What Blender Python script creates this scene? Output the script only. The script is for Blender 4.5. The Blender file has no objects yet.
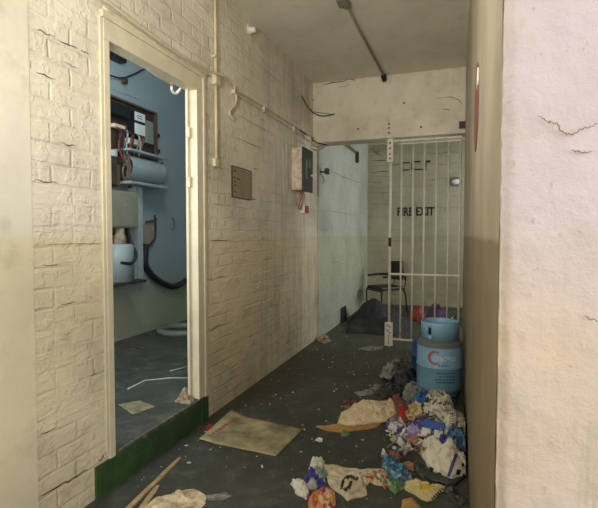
import bpy, bmesh, math, random
from mathutils import Vector, Matrix, noise
R = math.radians
scene = bpy.context.scene
COL = scene.collection

# ------------------------------------------------------------------ camera geometry (used to plan real positions)
F = 470.0; YAW = R(18.9); PITCH = R(2.3); H = 1.3
def ray(px, py):
    x = (px-299)/F; z = -(py-254)/F
    c, s = math.cos(PITCH), math.sin(PITCH)
    f = c+z*s; u = -s+z*c
    cy, sy = math.cos(YAW), math.sin(YAW)
    return x*cy-f*sy, x*sy+f*cy, u
def onZ(px, py, z=0.0):
    r = ray(px, py); t = (z-H)/r[2]; return Vector((r[0]*t, r[1]*t, z))
def onX(px, py, x):
    r = ray(px, py); t = x/r[0]; return Vector((x, r[1]*t, H+r[2]*t))
def onY(px, py, y):
    r = ray(px, py); t = y/r[1]; return Vector((r[0]*t, y, H+r[2]*t))

# ------------------------------------------------------------------ materials
def lin(c):
    return tuple(((v/255)/12.92 if v/255 <= .04045 else (((v/255)+.055)/1.055)**2.4) for v in c)
class NT:
    def __init__(s, name):
        s.m = bpy.data.materials.new(name); s.m.use_nodes = True
        s.t = s.m.node_tree; s.n = s.t.nodes; s.l = s.t.links
        s.b = s.n['Principled BSDF']
    def new(s, typ, **kw):
        n = s.n.new(typ)
        for k, v in kw.items():
            if k in n.inputs: s.put(n.inputs[k], v)
            else: setattr(n, k, v)
        return n
    def put(s, sock, v):
        if isinstance(v, bpy.types.NodeSocket): s.l.new(v, sock)
        else:
            if sock.type == 'RGBA' and len(v) == 3: v = tuple(v)+(1,)
            sock.default_value = v
    def coord(s): 
        return s.new('ShaderNodeTexCoord').outputs['Object']
    def noise(s, vec, scale, detail=4, rough=.55):
        return s.new('ShaderNodeTexNoise', Vector=vec, Scale=scale, Detail=detail, Roughness=rough).outputs['Fac']
    def ramp(s, fac, stops):
        n = s.new('ShaderNodeValToRGB', Fac=fac); e = n.color_ramp.elements
        e[0].position, e[1].position = stops[0][0], stops[-1][0]
        for p, c in stops[1:-1]: e.new(p)
        for i, (p, c) in enumerate(stops):
            e[i].color = (tuple(c)+(1,)) if len(c) == 3 else c
        return n.outputs['Color']
    def step(s, fac, a, b):
        n = s.new('ShaderNodeMapRange'); s.put(n.inputs[0], fac)
        n.inputs[1].default_value = a; n.inputs[2].default_value = b
        n.clamp = True
        return n.outputs[0]
    def mix(s, fac, a, b, mode='MIX'):
        n = s.new('ShaderNodeMix', data_type='RGBA', blend_type=mode)
        s.put(n.inputs[0], fac); s.put(n.inputs[6], a); s.put(n.inputs[7], b)
        return n.outputs[2]
    def math(s, op, a, b=0.0, c=None):
        n = s.new('ShaderNodeMath', operation=op); s.put(n.inputs[0], a); s.put(n.inputs[1], b)
        if c is not None: s.put(n.inputs[2], c)
        return n.outputs[0]
    def sep(s, vec):
        n = s.new('ShaderNodeSeparateXYZ', Vector=vec); return n.outputs
    def comb(s, x, y, z):
        n = s.new('ShaderNodeCombineXYZ'); s.put(n.inputs[0], x); s.put(n.inputs[1], y); s.put(n.inputs[2], z); return n.outputs[0]
    def bump(s, h, strength=.5, dist=.01):
        n = s.new('ShaderNodeBump', Height=h, Strength=strength, Distance=dist)
        s.l.new(n.outputs[0], s.b.inputs['Normal'])
    def out(s, color, rough=.7, metal=0.0, spec=None):
        s.put(s.b.inputs['Base Color'], color); s.put(s.b.inputs['Roughness'], rough)
        s.put(s.b.inputs['Metallic'], metal)
        if spec is not None: s.b.inputs['Specular IOR Level'].default_value = spec
        return s.m

def plain(name, c, rough=.6, metal=0.0, dirt=.25, scale=14, bump=.15, c2=None, trans=0):
    t = NT(name); v = t.coord(); n = t.noise(v, scale, 5, .65)
    a = lin(c); b = lin(c2) if c2 else tuple(x*(1-dirt) for x in a)
    col = t.mix(t.step(n, .35, .7), a, b)
    if bump: t.bump(n, bump, .004)
    m = t.out(col, rough, metal)
    if trans: t.b.inputs['Transmission Weight'].default_value = trans
    return m

def wallmat(name, upper, lower, axis, bw=.23, bh=.09, mortar=.006, bump=.8, crack=.62, dirtc=(96, 84, 62), split=1.29, brick=True, lowdirt=.3, streak=0, zoff=0.0, distort=.03, flake=.02, soft=.008):
    t = NT(name); v = t.coord(); s = t.sep(v)
    u = s[0] if axis == 'x' else s[1]
    z = t.math('ADD', s[2], zoff)
    uv = t.comb(u, z, 0.0)
    big = t.noise(v, 1.3, 5, .6); mid = t.noise(v, 7, 6, .65); fine = t.noise(v, 45, 5, .7)
    wob = t.new('ShaderNodeTexNoise', Vector=v, Scale=7.0, Detail=5.0)
    wv = t.new('ShaderNodeVectorMath', operation='MULTIPLY_ADD')
    t.l.new(wob.outputs['Color'], wv.inputs[0]); wv.inputs[1].default_value = (distort, distort*.9, 0); t.l.new(uv, wv.inputs[2])
    up = lin(upper); lo = lin(lower)
    edge = t.math('ADD', s[2], t.math('MULTIPLY', t.math('SUBTRACT', mid, .5), .05))
    base = t.mix(t.step(edge, split-soft, split+soft), lo, up)
    base = t.mix(t.math('MULTIPLY', t.step(big, .42, .68), .38), base, lin(dirtc))
    base = t.mix(t.math('MULTIPLY', t.step(mid, .54, .70), .26), base, lin(dirtc))
    # grime near the floor
    g = t.math('MULTIPLY', t.step(s[2], .7, 0.0), t.step(mid, .3, .7))
    base = t.mix(t.math('MULTIPLY', g, lowdirt), base, lin(dirtc))
    if streak:
        sv = t.comb(t.math('MULTIPLY', u, 9.0), t.math('MULTIPLY', s[2], .55), 0.0)
        sn = t.noise(sv, 1.6, 4, .6)
        reg = t.step(u, 3.3, 4.7)
        base = t.mix(t.math('MULTIPLY', t.math('MULTIPLY', t.step(sn, .48, .68), reg), streak), base, lin((88, 78, 70)))
    if name.startswith('pinkish'):
        sv = t.comb(t.math('MULTIPLY', u, 26.0), t.math('MULTIPLY', s[2], 1.2), 0.0)
        sn = t.noise(sv, 1.5, 3, .6)
        base = t.mix(t.math('MULTIPLY', t.math('MULTIPLY', t.step(sn, .56, .66), t.step(s[2], 1.25, 1.0)), .35), base, lin((176, 168, 128)))
        base = t.mix(t.math('MULTIPLY', t.step(t.noise(v, 2.4, 4, .6), .45, .65), .35), base, lin((204, 196, 210)))
        base = t.mix(t.math('MULTIPLY', t.step(t.noise(v, 5.5, 5, .65), .55, .68), .4), base, lin((196, 176, 156)))
        base = t.mix(t.math('MULTIPLY', t.step(t.noise(v, 28, 3, .6), .66, .72), .5), base, lin((168, 152, 140)))
    h = t.math('MULTIPLY_ADD', mid, .6 if brick else .35, t.math('MULTIPLY', fine, flake*6))
    if brick:
        br = t.new('ShaderNodeTexBrick', Vector=wv.outputs[0], Scale=1.0)
        br.inputs['Brick Width'].default_value = bw; br.inputs['Row Height'].default_value = bh
        br.inputs['Mortar Size'].default_value = mortar; br.inputs['Mortar Smooth'].default_value = .9
        fac = br.outputs['Fac']
        var = t.step(t.noise(v, 2.6, 3, .5), .38, .62)
        h = t.math('SUBTRACT', h, t.math('MULTIPLY', fac, t.math('MULTIPLY_ADD', var, .40, .02)))
        cn = t.noise(t.comb(t.math('MULTIPLY', u, 3.0), t.math('MULTIPLY', s[2], 8.0), 0.0), 1.3, 3, .6)
        cr = t.math('MULTIPLY', t.step(cn, crack, crack+.035), t.step(fac, .7, .95))
        base = t.mix(t.math('MULTIPLY', cr, .6), base, lin((96, 78, 54)))
        base = t.mix(t.math('MULTIPLY', fac, .07), base, lin(dirtc))
        h = t.math('SUBTRACT', h, t.math('MULTIPLY', cr, .8))
        ln = t.noise(t.comb(t.math('MULTIPLY', u, 2.5), t.math('MULTIPLY', z, 10.0), 0.0), 1.6, 5, .6)
        h = t.math('ADD', h, t.math('MULTIPLY', t.step(ln, .50, .58), .2))
        h = t.math('ADD', h, t.math('MULTIPLY', t.step(t.noise(v, 15, 4, .6), .52, .6), .22))
    t.bump(h, bump, .012)
    return t.out(base, .62)

M = {}
M['wall_left'] = wallmat('cream_painted_brick', (230, 222, 200), (228, 215, 182), 'y', streak=.42, bump=.75, mortar=.011, crack=.66, dirtc=(128, 114, 88))
M['plaster'] = wallmat('cream_smooth_plaster', (230, 224, 204), (229, 219, 185), 'y', brick=False, bump=.2, lowdirt=.1, dirtc=(150, 136, 108))
M['recess_left'] = wallmat('pale_painted_blockwork', (192, 198, 188), (186, 190, 170), 'y', bw=.42, bh=.2, mortar=.005, crack=.55, bump=.5, distort=.012, dirtc=(110, 112, 96), streak=0)
M['recess_far'] = wallmat('dull_painted_blockwork', (172, 168, 146), (166, 160, 130), 'x', bw=.42, bh=.2, mortar=.006, crack=.45, bump=.5, dirtc=(104, 98, 76), distort=.012)
M['beam'] = wallmat('cream_concrete_beam', (222, 213, 190), (222, 213, 190), 'x', brick=False, bump=1.0, dirtc=(120, 96, 68), lowdirt=0)
M['right'] = wallmat('worn_cream_render', (186, 174, 152), (148, 133, 106), 'y', brick=False, bump=.5, dirtc=(112, 94, 72), lowdirt=.8)
M['pillar'] = wallmat('pinkish_painted_render', (216, 202, 204), (216, 196, 172), 'x', brick=False, bump=.9, dirtc=(184, 166, 144), lowdirt=.1, split=1.22, flake=.06, soft=.12)
M['ceiling'] = wallmat('aged_ceiling_paint', (222, 216, 196), (222, 216, 196), 'x', brick=False, bump=.2, dirtc=(176, 168, 142), lowdirt=0)
def roomwall():
    t = NT('blue_room_paint'); v = t.coord(); s = t.sep(v)
    mid = t.noise(v, 3.2, 6, .65); fine = t.noise(v, 20, 5, .6)
    e = t.math('ADD', s[2], t.math('MULTIPLY', t.math('SUBTRACT', mid, .5), .5))
    c = t.mix(t.step(e, .55, .95), lin((170, 170, 146)), lin((160, 176, 180)))
    c = t.mix(t.math('MULTIPLY', t.step(mid, .5, .72), .35), c, lin((176, 186, 182)))
    c = t.mix(t.math('MULTIPLY', t.step(fine, .6, .75), .25), c, lin((110, 110, 96)))
    t.bump(mid, .35, .01); return t.out(c, .6)
M['room'] = roomwall()
def floormat():
    t = NT('dark_dusty_concrete'); v = t.coord()
    big = t.noise(v, 1.7, 6, .6); mid = t.noise(v, 9, 6, .7); fine = t.noise(v, 60, 3, .6)
    c = t.mix(t.step(big, .35, .7), lin((58, 61, 57)), lin((76, 78, 70)))
    c = t.mix(t.math('MULTIPLY', t.step(mid, .5, .72), .6), c, lin((112, 112, 100)))
    c = t.mix(t.math('MULTIPLY', t.step(mid, .45, .25), .5), c, lin((44, 48, 48)))
    vo = t.new('ShaderNodeTexVoronoi', Vector=v, Scale=26.0)
    sp = t.math('MULTIPLY', t.step(vo.outputs['Distance'], .13, .06), t.step(t.noise(v, 5, 3, .6), .5, .62))
    c = t.mix(t.math('MULTIPLY', sp, .7), c, lin((176, 170, 150)))
    t.bump(t.math('MULTIPLY_ADD', fine, .3, mid), .4, .008)
    return t.out(c, t.step(mid, -.6, 1.2), spec=.4)
M['floor'] = floormat()
def greenmat():
    t = NT('green_painted_step'); v = t.coord(); n = t.noise(v, 8, 6, .7)
    c = t.mix(t.step(n, .4, .7), lin((44, 70, 38)), lin((64, 90, 52)))
    c = t.mix(t.math('MULTIPLY', t.step(n, .66, .72), .7), c, lin((110, 104, 80)))
    t.bump(n, .4, .01); return t.out(c, .5)
M['green'] = greenmat()
M['crack'] = plain('dark_crack', (74, 60, 46), .9, bump=0)
M['trim'] = plain('cream_gloss_timber', (216, 206, 176), .45, dirt=.18, scale=6, bump=.25)
M['lead'] = plain('painted_cable', (214, 202, 170), .5, dirt=.3)
M['pipe'] = plain('pale_painted_pipe', (212, 198, 162), .5, dirt=.25)
M['greycable'] = plain('grey_cable', (140, 132, 114), .6)
M['black'] = plain('black_plastic', (30, 32, 33), .5, dirt=.3)
M['blackcable'] = plain('black_rubber', (40, 44, 48), .55)
M['gate'] = plain('cream_painted_steel', (218, 210, 188), .45, dirt=.2)
M['rust'] = plain('rust', (92, 62, 38), .8, c2=(60, 44, 32))
M['blue'] = plain('blue_enamel', (134, 176, 204), .42, dirt=.2, scale=9, c2=(120, 164, 180))
M['darkblue'] = plain('dark_blue_enamel', (40, 72, 128), .5, dirt=.3)
M['shoulder'] = plain('rust_stained_shoulder', (112, 108, 92), .75, c2=(84, 104, 116), scale=18)
M['orange'] = plain('faded_red_print', (170, 86, 72), .6, c2=(160, 100, 90))
M['paleprint'] = plain('pale_print', (214, 214, 220), .6)
M['darkprint'] = plain('dark_blue_print', (44, 66, 92), .6)
M['steel'] = plain('galvanised_steel', (176, 184, 186), .35, metal=.4, dirt=.15)
M['greymetal'] = plain('grey_enamel', (152, 150, 130), .5, dirt=.12, scale=5)
M['palemetal'] = plain('pale_enamel', (160, 172, 172), .35, dirt=.1)
M['brownboard'] = plain('dark_meter_board', (62, 48, 42), .7, c2=(84, 62, 50))
M['boardback'] = plain('brown_board_edge', (104, 88, 72), .7)
M['white'] = plain('white_label', (232, 236, 232), .5, dirt=.06)
M['whitecer'] = plain('white_ceramic', (224, 220, 206), .4, dirt=.1)
M['red'] = plain('red_paint', (160, 60, 52), .55)
M['signred'] = plain('faded_red_sign', (150, 92, 84), .7, c2=(134, 80, 70))
M['redcable'] = plain('red_insulation', (150, 60, 50), .6)
M['orangecable'] = plain('orange_brown_wire', (176, 110, 72), .6)
M['plaque'] = plain('grey_beige_plaque', (162, 150, 122), .6, c2=(146, 132, 104))
M['plaqueline'] = plain('plaque_rule', (126, 112, 86), .7)
M['heapcloth'] = plain('charcoal_cloth', (52, 56, 62), .85, c2=(36, 38, 42), scale=9, bump=.5)
M['wood'] = plain('weathered_timber', (196, 174, 132), .8, c2=(150, 122, 84), scale=22, bump=.4)
M['brick'] = plain('broken_brick', (176, 164, 140), .9, c2=(132, 108, 84), scale=18, bump=.6)
M['cream'] = plain('cream_paper', (238, 220, 188), .7, c2=(220, 196, 156), scale=8)
M['beige'] = plain('beige_paper', (226, 214, 188), .7, c2=(186, 168, 134), scale=6)
M['tan'] = plain('tan_card', (198, 154, 92), .75, c2=(168, 128, 74))
M['whitebag'] = plain('white_plastic', (238, 235, 226), .4, c2=(214, 208, 194), scale=8)
M['blackbag'] = plain('black_bag_plastic', (58, 60, 60), .14, c2=(30, 30, 32), bump=.5)
M['greybag'] = plain('grey_film', (150, 150, 142), .22, c2=(96, 94, 86), bump=.4)
M['clearbag'] = plain('clear_grey_film', (50, 54, 51), .2, c2=(74, 80, 75), scale=5)
M['purple'] = plain('purple_foil', (84, 66, 150), .35, c2=(60, 60, 140))
M['plum'] = plain('plum_cloth', (96, 64, 104), .6, c2=(70, 50, 90))
M['lilac'] = plain('lilac_foil', (190, 178, 206), .35, c2=(150, 130, 190))
M['bluefoil'] = plain('blue_foil', (62, 130, 196), .3, c2=(40, 90, 160))
M['bluecard'] = plain('blue_card', (52, 96, 176), .5, dirt=.1)
M['redfoil'] = plain('red_foil', (196, 52, 44), .35)
M['maroon'] = plain('maroon_card', (140, 84, 76), .7, c2=(120, 70, 66))
M['greenfoil'] = plain('green_film', (90, 140, 100), .35, c2=(120, 140, 90))
M['pinkcard'] = plain('pinkish_card', (190, 140, 118), .6, c2=(170, 110, 92))
def patt(name, cols, scale=30, rough=.4, kind='vor', stretch=(1, 1, 1), thr=None):
    """printed wrapper: flat colour patches"""
    t = NT(name); v = t.coord()
    mp = t.new('ShaderNodeMapping', Vector=v); mp.inputs['Scale'].default_value = stretch
    if kind == 'vor':
        f = t.sep(t.new('ShaderNodeTexVoronoi', Vector=mp.outputs[0], Scale=float(scale)).outputs['Color'])[0]
    elif kind == 'wave':
        w = t.new('ShaderNodeTexWave', Vector=mp.outputs[0], Scale=float(scale)); w.inputs['Distortion'].default_value = 1.5
        w.inputs['Detail'].default_value = 1.0; f = w.outputs['Fac']
    else:
        f = t.noise(mp.outputs[0], scale, 3, .6)
    n = len(cols); st = []
    r = t.new('ShaderNodeValToRGB', Fac=f); r.color_ramp.interpolation = 'CONSTANT'
    e = r.color_ramp.elements
    while len(e) < n: e.new(.5)
    for i in range(n):
        e[i].position = (thr[i] if thr else i/n); e[i].color = lin(cols[i])+(1,)
    return t.out(r.outputs['Color'], rough)
M['teal'] = patt('teal_printed_foil', [(50, 104, 130), (70, 136, 166), (140, 176, 184), (44, 76, 120), (96, 90, 110), (40, 90, 110)], 60, .3)
M['orangebag'] = patt('orange_printed_bag', [(210, 150, 60), (214, 140, 110), (200, 120, 96), (222, 190, 150), (160, 80, 90)], 26, .4)
M['sweetstrip'] = patt('multicolour_printed_strip', [(206, 186, 160), (220, 206, 190), (170, 90, 80), (120, 130, 90), (200, 160, 100)], 60, .5)
def newsmat(name, sc, base, seed):
    t = NT(name); v = t.coord()
    mp = t.new('ShaderNodeMapping', Vector=v); mp.inputs['Rotation'].default_value = (seed, .4, seed*2)
    w = t.new('ShaderNodeTexWave', Vector=mp.outputs[0], Scale=float(sc)); w.inputs['Distortion'].default_value = .6
    mask = t.step(t.noise(mp.outputs[0], 13, 2, .5), .50, .53)
    f = t.math('MULTIPLY', t.step(w.outputs['Fac'], .55, .62), mask)
    c = t.mix(t.step(t.noise(v, 9, 4, .6), .4, .7), lin(base), lin((196, 188, 168)))
    return t.out(t.mix(f, c, lin((44, 42, 40))), .6)
M['news'] = newsmat('striped_white_print', 24, (228, 224, 210), 1.1)
M['check'] = newsmat('checked_white_print', 30, (222, 214, 194), 2.3)
M['bigbag'] = plain('off_white_bag', (238, 232, 214), .5, c2=(212, 202, 176), scale=9)
M['yellow'] = patt('yellow_cream_print', [(206, 190, 140), (224, 208, 150), (220, 190, 60), (214, 200, 150)], 16, .45)
M['purplewhite'] = patt('white_and_purple_print', [(228, 224, 222), (220, 214, 216), (80, 60, 140)], 12, .4, 'noise', (1, 1, 1), (0, .4, .56))
M['beigewrap'] = patt('beige_green_print', [(214, 190, 130), (204, 170, 110), (120, 140, 70), (220, 200, 160)], 34, .45)
M['matt'] = plain('dirty_cardboard', (184, 170, 130), .85, c2=(110, 102, 80), scale=6, bump=.5)
M['matred'] = plain('faded_red_lettering', (170, 96, 66), .8)
M['bigpaper'] = plain('torn_wood_pulp_sheet', (234, 220, 190), .8, c2=(150, 126, 86), scale=16)
M['litter'] = plain('pale_litter', (206, 198, 176), .8)
M['dullwhite'] = plain('dull_white_strip', (190, 192, 184), .6)

# ------------------------------------------------------------------ mesh helpers
class MB:
    def __init__(s): s.bm = bmesh.new(); s.mi = 0
    def _mark(s, fs):
        for f in fs: f.material_index = s.mi
    def box(s, lo, hi, bevel=0.0, mat=None):
        b = bmesh.new(); bmesh.ops.create_cube(b, size=1)
        lo, hi = Vector(lo), Vector(hi)
        for v in b.verts:
            v.co = Vector(((v.co.x+.5)*(hi.x-lo.x)+lo.x, (v.co.y+.5)*(hi.y-lo.y)+lo.y, (v.co.z+.5)*(hi.z-lo.z)+lo.z))
        if bevel: bmesh.ops.bevel(b, geom=b.edges[:], offset=bevel, segments=2, profile=.6, affect='EDGES')
        if mat: b.transform(mat)
        s.join(b); return s
    def join(s, b):
        me = bpy.data.meshes.new('tmp'); b.to_mesh(me); b.free()
        k = len(s.bm.faces); s.bm.from_mesh(me); bpy.data.meshes.remove(me)
        s.bm.faces.ensure_lookup_table(); s._mark(s.bm.faces[k:])
    def face(s, pts):
        f = s.bm.faces.new([s.bm.verts.new(p) for p in pts]); f.material_index = s.mi; return f
    def tube(s, pts, r, seg=8, caps=True):
        pts = [Vector(p) for p in pts]; rings = []; n = len(pts)
        rr = r if isinstance(r, (list, tuple)) else [r]*n
        up = None
        for i, p in enumerate(pts):
            d = (pts[min(i+1, n-1)]-pts[max(i-1, 0)]).normalized()
            if up is None:
                up = Vector((0, 0, 1)) if abs(d.z) < .9 else Vector((1, 0, 0))
            a = d.cross(up).normalized(); b = a.cross(d).normalized(); up = b
            rings.append([s.bm.verts.new(p+(a*math.cos(t)+b*math.sin(t))*rr[i]) for t in [2*math.pi*k/seg for k in range(seg)]])
        for i in range(n-1):
            for k in range(seg):
                f = s.bm.faces.new((rings[i][k], rings[i][(k+1) % seg], rings[i+1][(k+1) % seg], rings[i+1][k])); f.material_index = s.mi; f.smooth = True
        if caps:
            for rg in (rings[0], rings[-1]):
                f = s.bm.faces.new(rg); f.material_index = s.mi
        return s
    def lathe(s, prof, c=(0, 0, 0), seg=40, a0=0, a1=2*math.pi):
        full = abs(a1-a0-2*math.pi) < 1e-6; n = seg if full else seg+1; rows = []
        for r, z in prof:
            rows.append([s.bm.verts.new((c[0]+r*math.cos(a0+(a1-a0)*k/seg), c[1]+r*math.sin(a0+(a1-a0)*k/seg), c[2]+z)) for k in range(n)])
        for i in range(len(prof)-1):
            for k in range(seg):
                q = [rows[i][k], rows[i][(k+1) % n], rows[i+1][(k+1) % n], rows[i+1][k]]
                if prof[i][0] < 1e-6: q = [q[0], q[2], q[3]]
                elif prof[i+1][0] < 1e-6: q = [q[0], q[1], q[2]]
                f = s.bm.faces.new(q); f.material_index = s.mi; f.smooth = True
        return s
    def build(s, name, mat, parent=None, weld=True):
        if weld: bmesh.ops.remove_doubles(s.bm, verts=s.bm.verts[:], dist=1e-5)
        bmesh.ops.recalc_face_normals(s.bm, faces=s.bm.faces[:])
        me = bpy.data.meshes.new(name); s.bm.to_mesh(me); s.bm.free()
        for m in (mat if isinstance(mat, (list, tuple)) else [mat]): me.materials.append(m)
        o = bpy.data.objects.new(name, me); COL.objects.link(o)
        if parent: 
            o.parent = parent; o.matrix_parent_inverse = parent.matrix_basis.inverted()
        return o
def tag(o, label=None, cat=None, group=None, kind=None):
    if label: o['label'] = label
    if cat: o['category'] = cat
    if group: o['group'] = group
    if kind: o['kind'] = kind
    return o
def empty(name, loc, label, cat, group=None):
    o = bpy.data.objects.new(name, None); COL.objects.link(o); o.location = loc; o.empty_display_size = .1
    return tag(o, label, cat, group)
def struct(mb, name, mat): return tag(mb.build(name, mat), kind='structure')
def smooth_path(pts, n=6):
    pts = [Vector(p) for p in pts]; out = []
    for i in range(len(pts)-1):
        p0 = pts[max(i-1, 0)]; p1 = pts[i]; p2 = pts[i+1]; p3 = pts[min(i+2, len(pts)-1)]
        for k in range(n):
            t = k/n
            out.append(.5*((2*p1)+(p2-p0)*t+(2*p0-5*p1+4*p2-p3)*t*t+(3*p1-p0-3*p2+p3)*t**3))
    out.append(pts[-1]); return out
def crack(mb, pts, w, nrm, seed=0):
    """a jagged dark fissure lying on a surface"""
    rnd = random.Random(seed); P = []
    pts = [Vector(p) for p in pts]; nrm = Vector(nrm)
    for i in range(len(pts)-1):
        for k in range(5):
            P.append(pts[i].lerp(pts[i+1], k/5)+Vector((rnd.uniform(-1, 1), rnd.uniform(-1, 1), rnd.uniform(-1, 1)))*w*.8)
    P.append(pts[-1]); n = len(P); rows = []
    for i, p in enumerate(P):
        p = p - nrm*((p-pts[0]).dot(nrm)) + nrm*.0015
        d = (P[min(i+1, n-1)]-P[max(i-1, 0)]).normalized(); a = d.cross(nrm).normalized()
        ww = w*.3*(1-abs(2*i/(n-1)-1)**3)*rnd.uniform(.5, 1.2)+.0004
        rows.append((p+a*ww, p-a*ww))
    old = mb.mi; mb.mi = 1
    for i in range(n-1):
        mb.face([rows[i][0], rows[i+1][0], rows[i+1][1], rows[i][1]])
    mb.mi = old

XL = -1.683; CZ = 3.11; YB = 5.43
def wx(y): return .080-.0078*y           # right corridor wall, very slightly out of parallel

# ------------------------------------------------------------------ setting
fl = MB().box((-1.80, -2.7, -.12), (2.1, 9.1, 0)); struct(fl, 'floor', M['floor'])
w = MB()
w.box((XL-.09, -2.7, 0), (XL, 1.93, CZ)); w.box((XL-.09, 1.93, 2.29), (XL, 2.81, CZ)); w.box((XL-.09, 2.81, 0), (XL, 5.62, CZ))
def L(px, py): return onX(px, py, XL)
for i, (pp, wd) in enumerate([
    ([(38, 497), (62, 485), (88, 470)], .009), ([(97, 463), (106, 452)], .008), ([(35, 24), (54, 33)], .006), ([(57, 34), (78, 40)], .006),
    ([(36, 68), (55, 72)], .005), ([(62, 67), (78, 78)], .004), ([(80, 57), (89, 63)], .005), ([(40, 438), (56, 428)], .004), ([(36, 236), (100, 232)], .002),
    ([(232, 130), (262, 142)], .006), ([(235, 115), (275, 135)], .004), ([(209, 243), (232, 240)], .006), ([(215, 275), (226, 275)], .005),
    ([(240, 250), (250, 246)], .004), ([(255, 60), (285, 85)], .004), ([(30, 60), (31, 70)], .002),
    ([(60, 150), (76, 156)], .005), ([(34, 176), (58, 184)], .004), ([(60, 305), (76, 298)], .004), ([(40, 262), (58, 260)], .003), ([(212, 330), (222, 322)], .004), ([(262, 262), (272, 258)], .004)]):
    pw = [L(*q) for q in pp]
    if i >= 2 and len(pw) == 2 and abs(pp[0][0]-pp[1][0]) > 4:
        zc = round(pw[0].z/.09)*.09; pw = [Vector((p.x, p.y, zc)) for p in pw]      # along a mortar course
    crack(w, pw, wd*1.3, (1, 0, 0), i)
struct(w, 'wall_left', [M['wall_left'], M['crack']])
struct(MB().box((XL-.002, -2.7, 0), (XL+.005, 1.49, 2.345), .002), 'trim_1', M['plaster'])       # smooth infilled opening beside the brick
# recess walls beyond the beam
w = MB(); w.box((-1.80, 5.62, 0), (-1.662, 8.95, CZ))
def Q(px, py): return onX(px, py, -1.662)
for i, (pp, wd) in enumerate([([(328, 170), (345, 178), (362, 184)], .012), ([(325, 210), (358, 216)], .006), ([(320, 229), (328, 231)], .008), ([(330, 262), (345, 264)], .005)]):
    crack(w, [Q(*q) for q in pp], wd, (1, 0, 0), i+50)
struct(w, 'wall_recess_left', [M['recess_left'], M['crack']])
w = MB(); w.box((-1.80, 8.87, 0), (2.0, 8.99, CZ))
def B(px, py): return onY(px, py, 8.87)
for i, (pp, wd) in enumerate([([(371, 161), (390, 161)], .022), ([(369, 173), (393, 170)], .018), ([(370, 148), (376, 152), (384, 157)], .018), ([(380, 150), (376, 155)], .02), ([(372, 182), (382, 183)], .012),
                              ([(392, 165), (400, 164)], .014), ([(425, 180), (462, 178)], .012), ([(370, 193), (402, 192)], .01), ([(432, 165), (462, 163)], .008), ([(425, 154), (462, 152)], .01), ([(370, 204), (398, 204)], .01)]):
    crack(w, [B(*q) for q in pp], wd, (0, -1, 0), i+80)
struct(w, 'wall_recess_far', [M['recess_far'], M['crack']])
w = MB()   # recess right wall with a daylight opening, out of the camera's sight behind the corridor wall
w.box((1.9, 5.7, 0), (2.0, 8.9, 1.0)); w.box((1.9, 5.7, 2.3), (2.0, 8.9, CZ)); w.box((1.9, 5.7, 1.0), (2.0, 6.3, 2.3)); w.box((1.9, 8.3, 1.0), (2.0, 8.9, 2.3))
w.box((.16, 5.43, 0), (2.0, 5.70, CZ)); struct(w, 'wall_recess_right', M['recess_far'])
struct(MB().box((-1.80, 5.60, 2.985), (2.0, 8.9, 3.2)), 'ceiling', M['ceiling'])
# beam above the gate
w = MB(); w.box((-1.79, YB, 2.403), (.16, YB+.26, CZ), .006)
for i, (pp, wd) in enumerate([([(320, 85), (340, 82), (357, 79)], .02), ([(312, 112), (335, 114)], .012), ([(447, 96), (458, 99), (463, 106)], .012), ([(436, 98), (452, 97)], .008), ([(442, 108), (450, 111)], .012), ([(337, 88), (352, 85)], .006)]):
    crack(w, [onY(*q, YB) for q in pp], wd, (0, -1, 0), i+110)
for px, py in [(389, 124), (389, 128), (358, 129), (421, 127), (404, 103), (313, 100), (389, 133)]:
    p = onY(px, py, YB-.001); w.mi = 1; w.tube([p, p+Vector((0, -.004, 0))], .012, 6); w.mi = 0
struct(w, 'wall_above_gate', [M['beam'], M['crack']])
# ceiling of the corridor and lobby
struct(MB().box((-1.80, -2.7, CZ), (2.1, 5.62, CZ+.12)), 'ceiling', M['ceiling'])
# right wall: plan outline with rounded nosing at the near end, extruded
def plan_wall():
    pts = [(wx(YB), YB+.02), (wx(4.4), 4.4), (wx(3.4), 3.4), (wx(2.4), 2.4), (wx(1.62), 1.62), (wx(1.5)-.001, 1.50), (wx(1.44)-.0035, 1.455), (wx(1.4)-.003, 1.40), (wx(1.3)+.001, 1.33), (wx(1.1)+.001, 1.12), (wx(1)+.002, 1.02)]
    return pts
m = MB(); P = plan_wall(); zs = [i*CZ/40 for i in range(41)]
g = [[m.bm.verts.new((x+.0018*noise.noise(Vector((y*3, z*3, 1))), y, z)) for z in zs] for x, y in P]
for i in range(len(P)-1):
    for k in range(40):
        f = m.bm.faces.new((g[i][k], g[i][k+1], g[i+1][k+1], g[i+1][k])); f.smooth = True
m.box((.10, 1.2, 0), (2.0, YB, CZ))
struct(m, 'wall_right', M['right'])
# near pillar face: real relief of the thick crazed paint
m = MB(); nx, nz = 150, 230; x0, x1 = wx(1)+.002, 2.0
vs = []
for i in range(nx+1):
    u = i/nx; x = x0+(x1-x0)*(u**1.6); col = []
    for k in range(nz+1):
        z = CZ*k/nz; p = Vector((x, 0, z))
        d = .006*noise.noise(p*4)+.0042*noise.noise(p*13)+.0035*abs(noise.noise(Vector((p.x*16, 0, p.z*30))))+.0012*noise.noise(p*60)
        edge = math.exp(-((x-x0)/.012)**2)
        y = .972+d+.014*edge
        xx = x+(.003*noise.noise(p*25)+.002*noise.noise(p*70))*edge
        col.append(m.bm.verts.new((xx, y, z)))
    vs.append(col)
for i in range(nx):
    for k in range(nz):
        m.bm.faces.new((vs[i][k], vs[i+1][k], vs[i+1][k+1], vs[i][k+1])).smooth = True
ret = [m.bm.verts.new((x0+.001, 1.03, CZ*k/nz)) for k in range(nz+1)]
for k in range(nz): m.bm.faces.new((vs[0][k], vs[0][k+1], ret[k+1], ret[k]))
m.box((.10, 1.0, 0), (2.0, 1.2, CZ))
m.mi = 1
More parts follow.
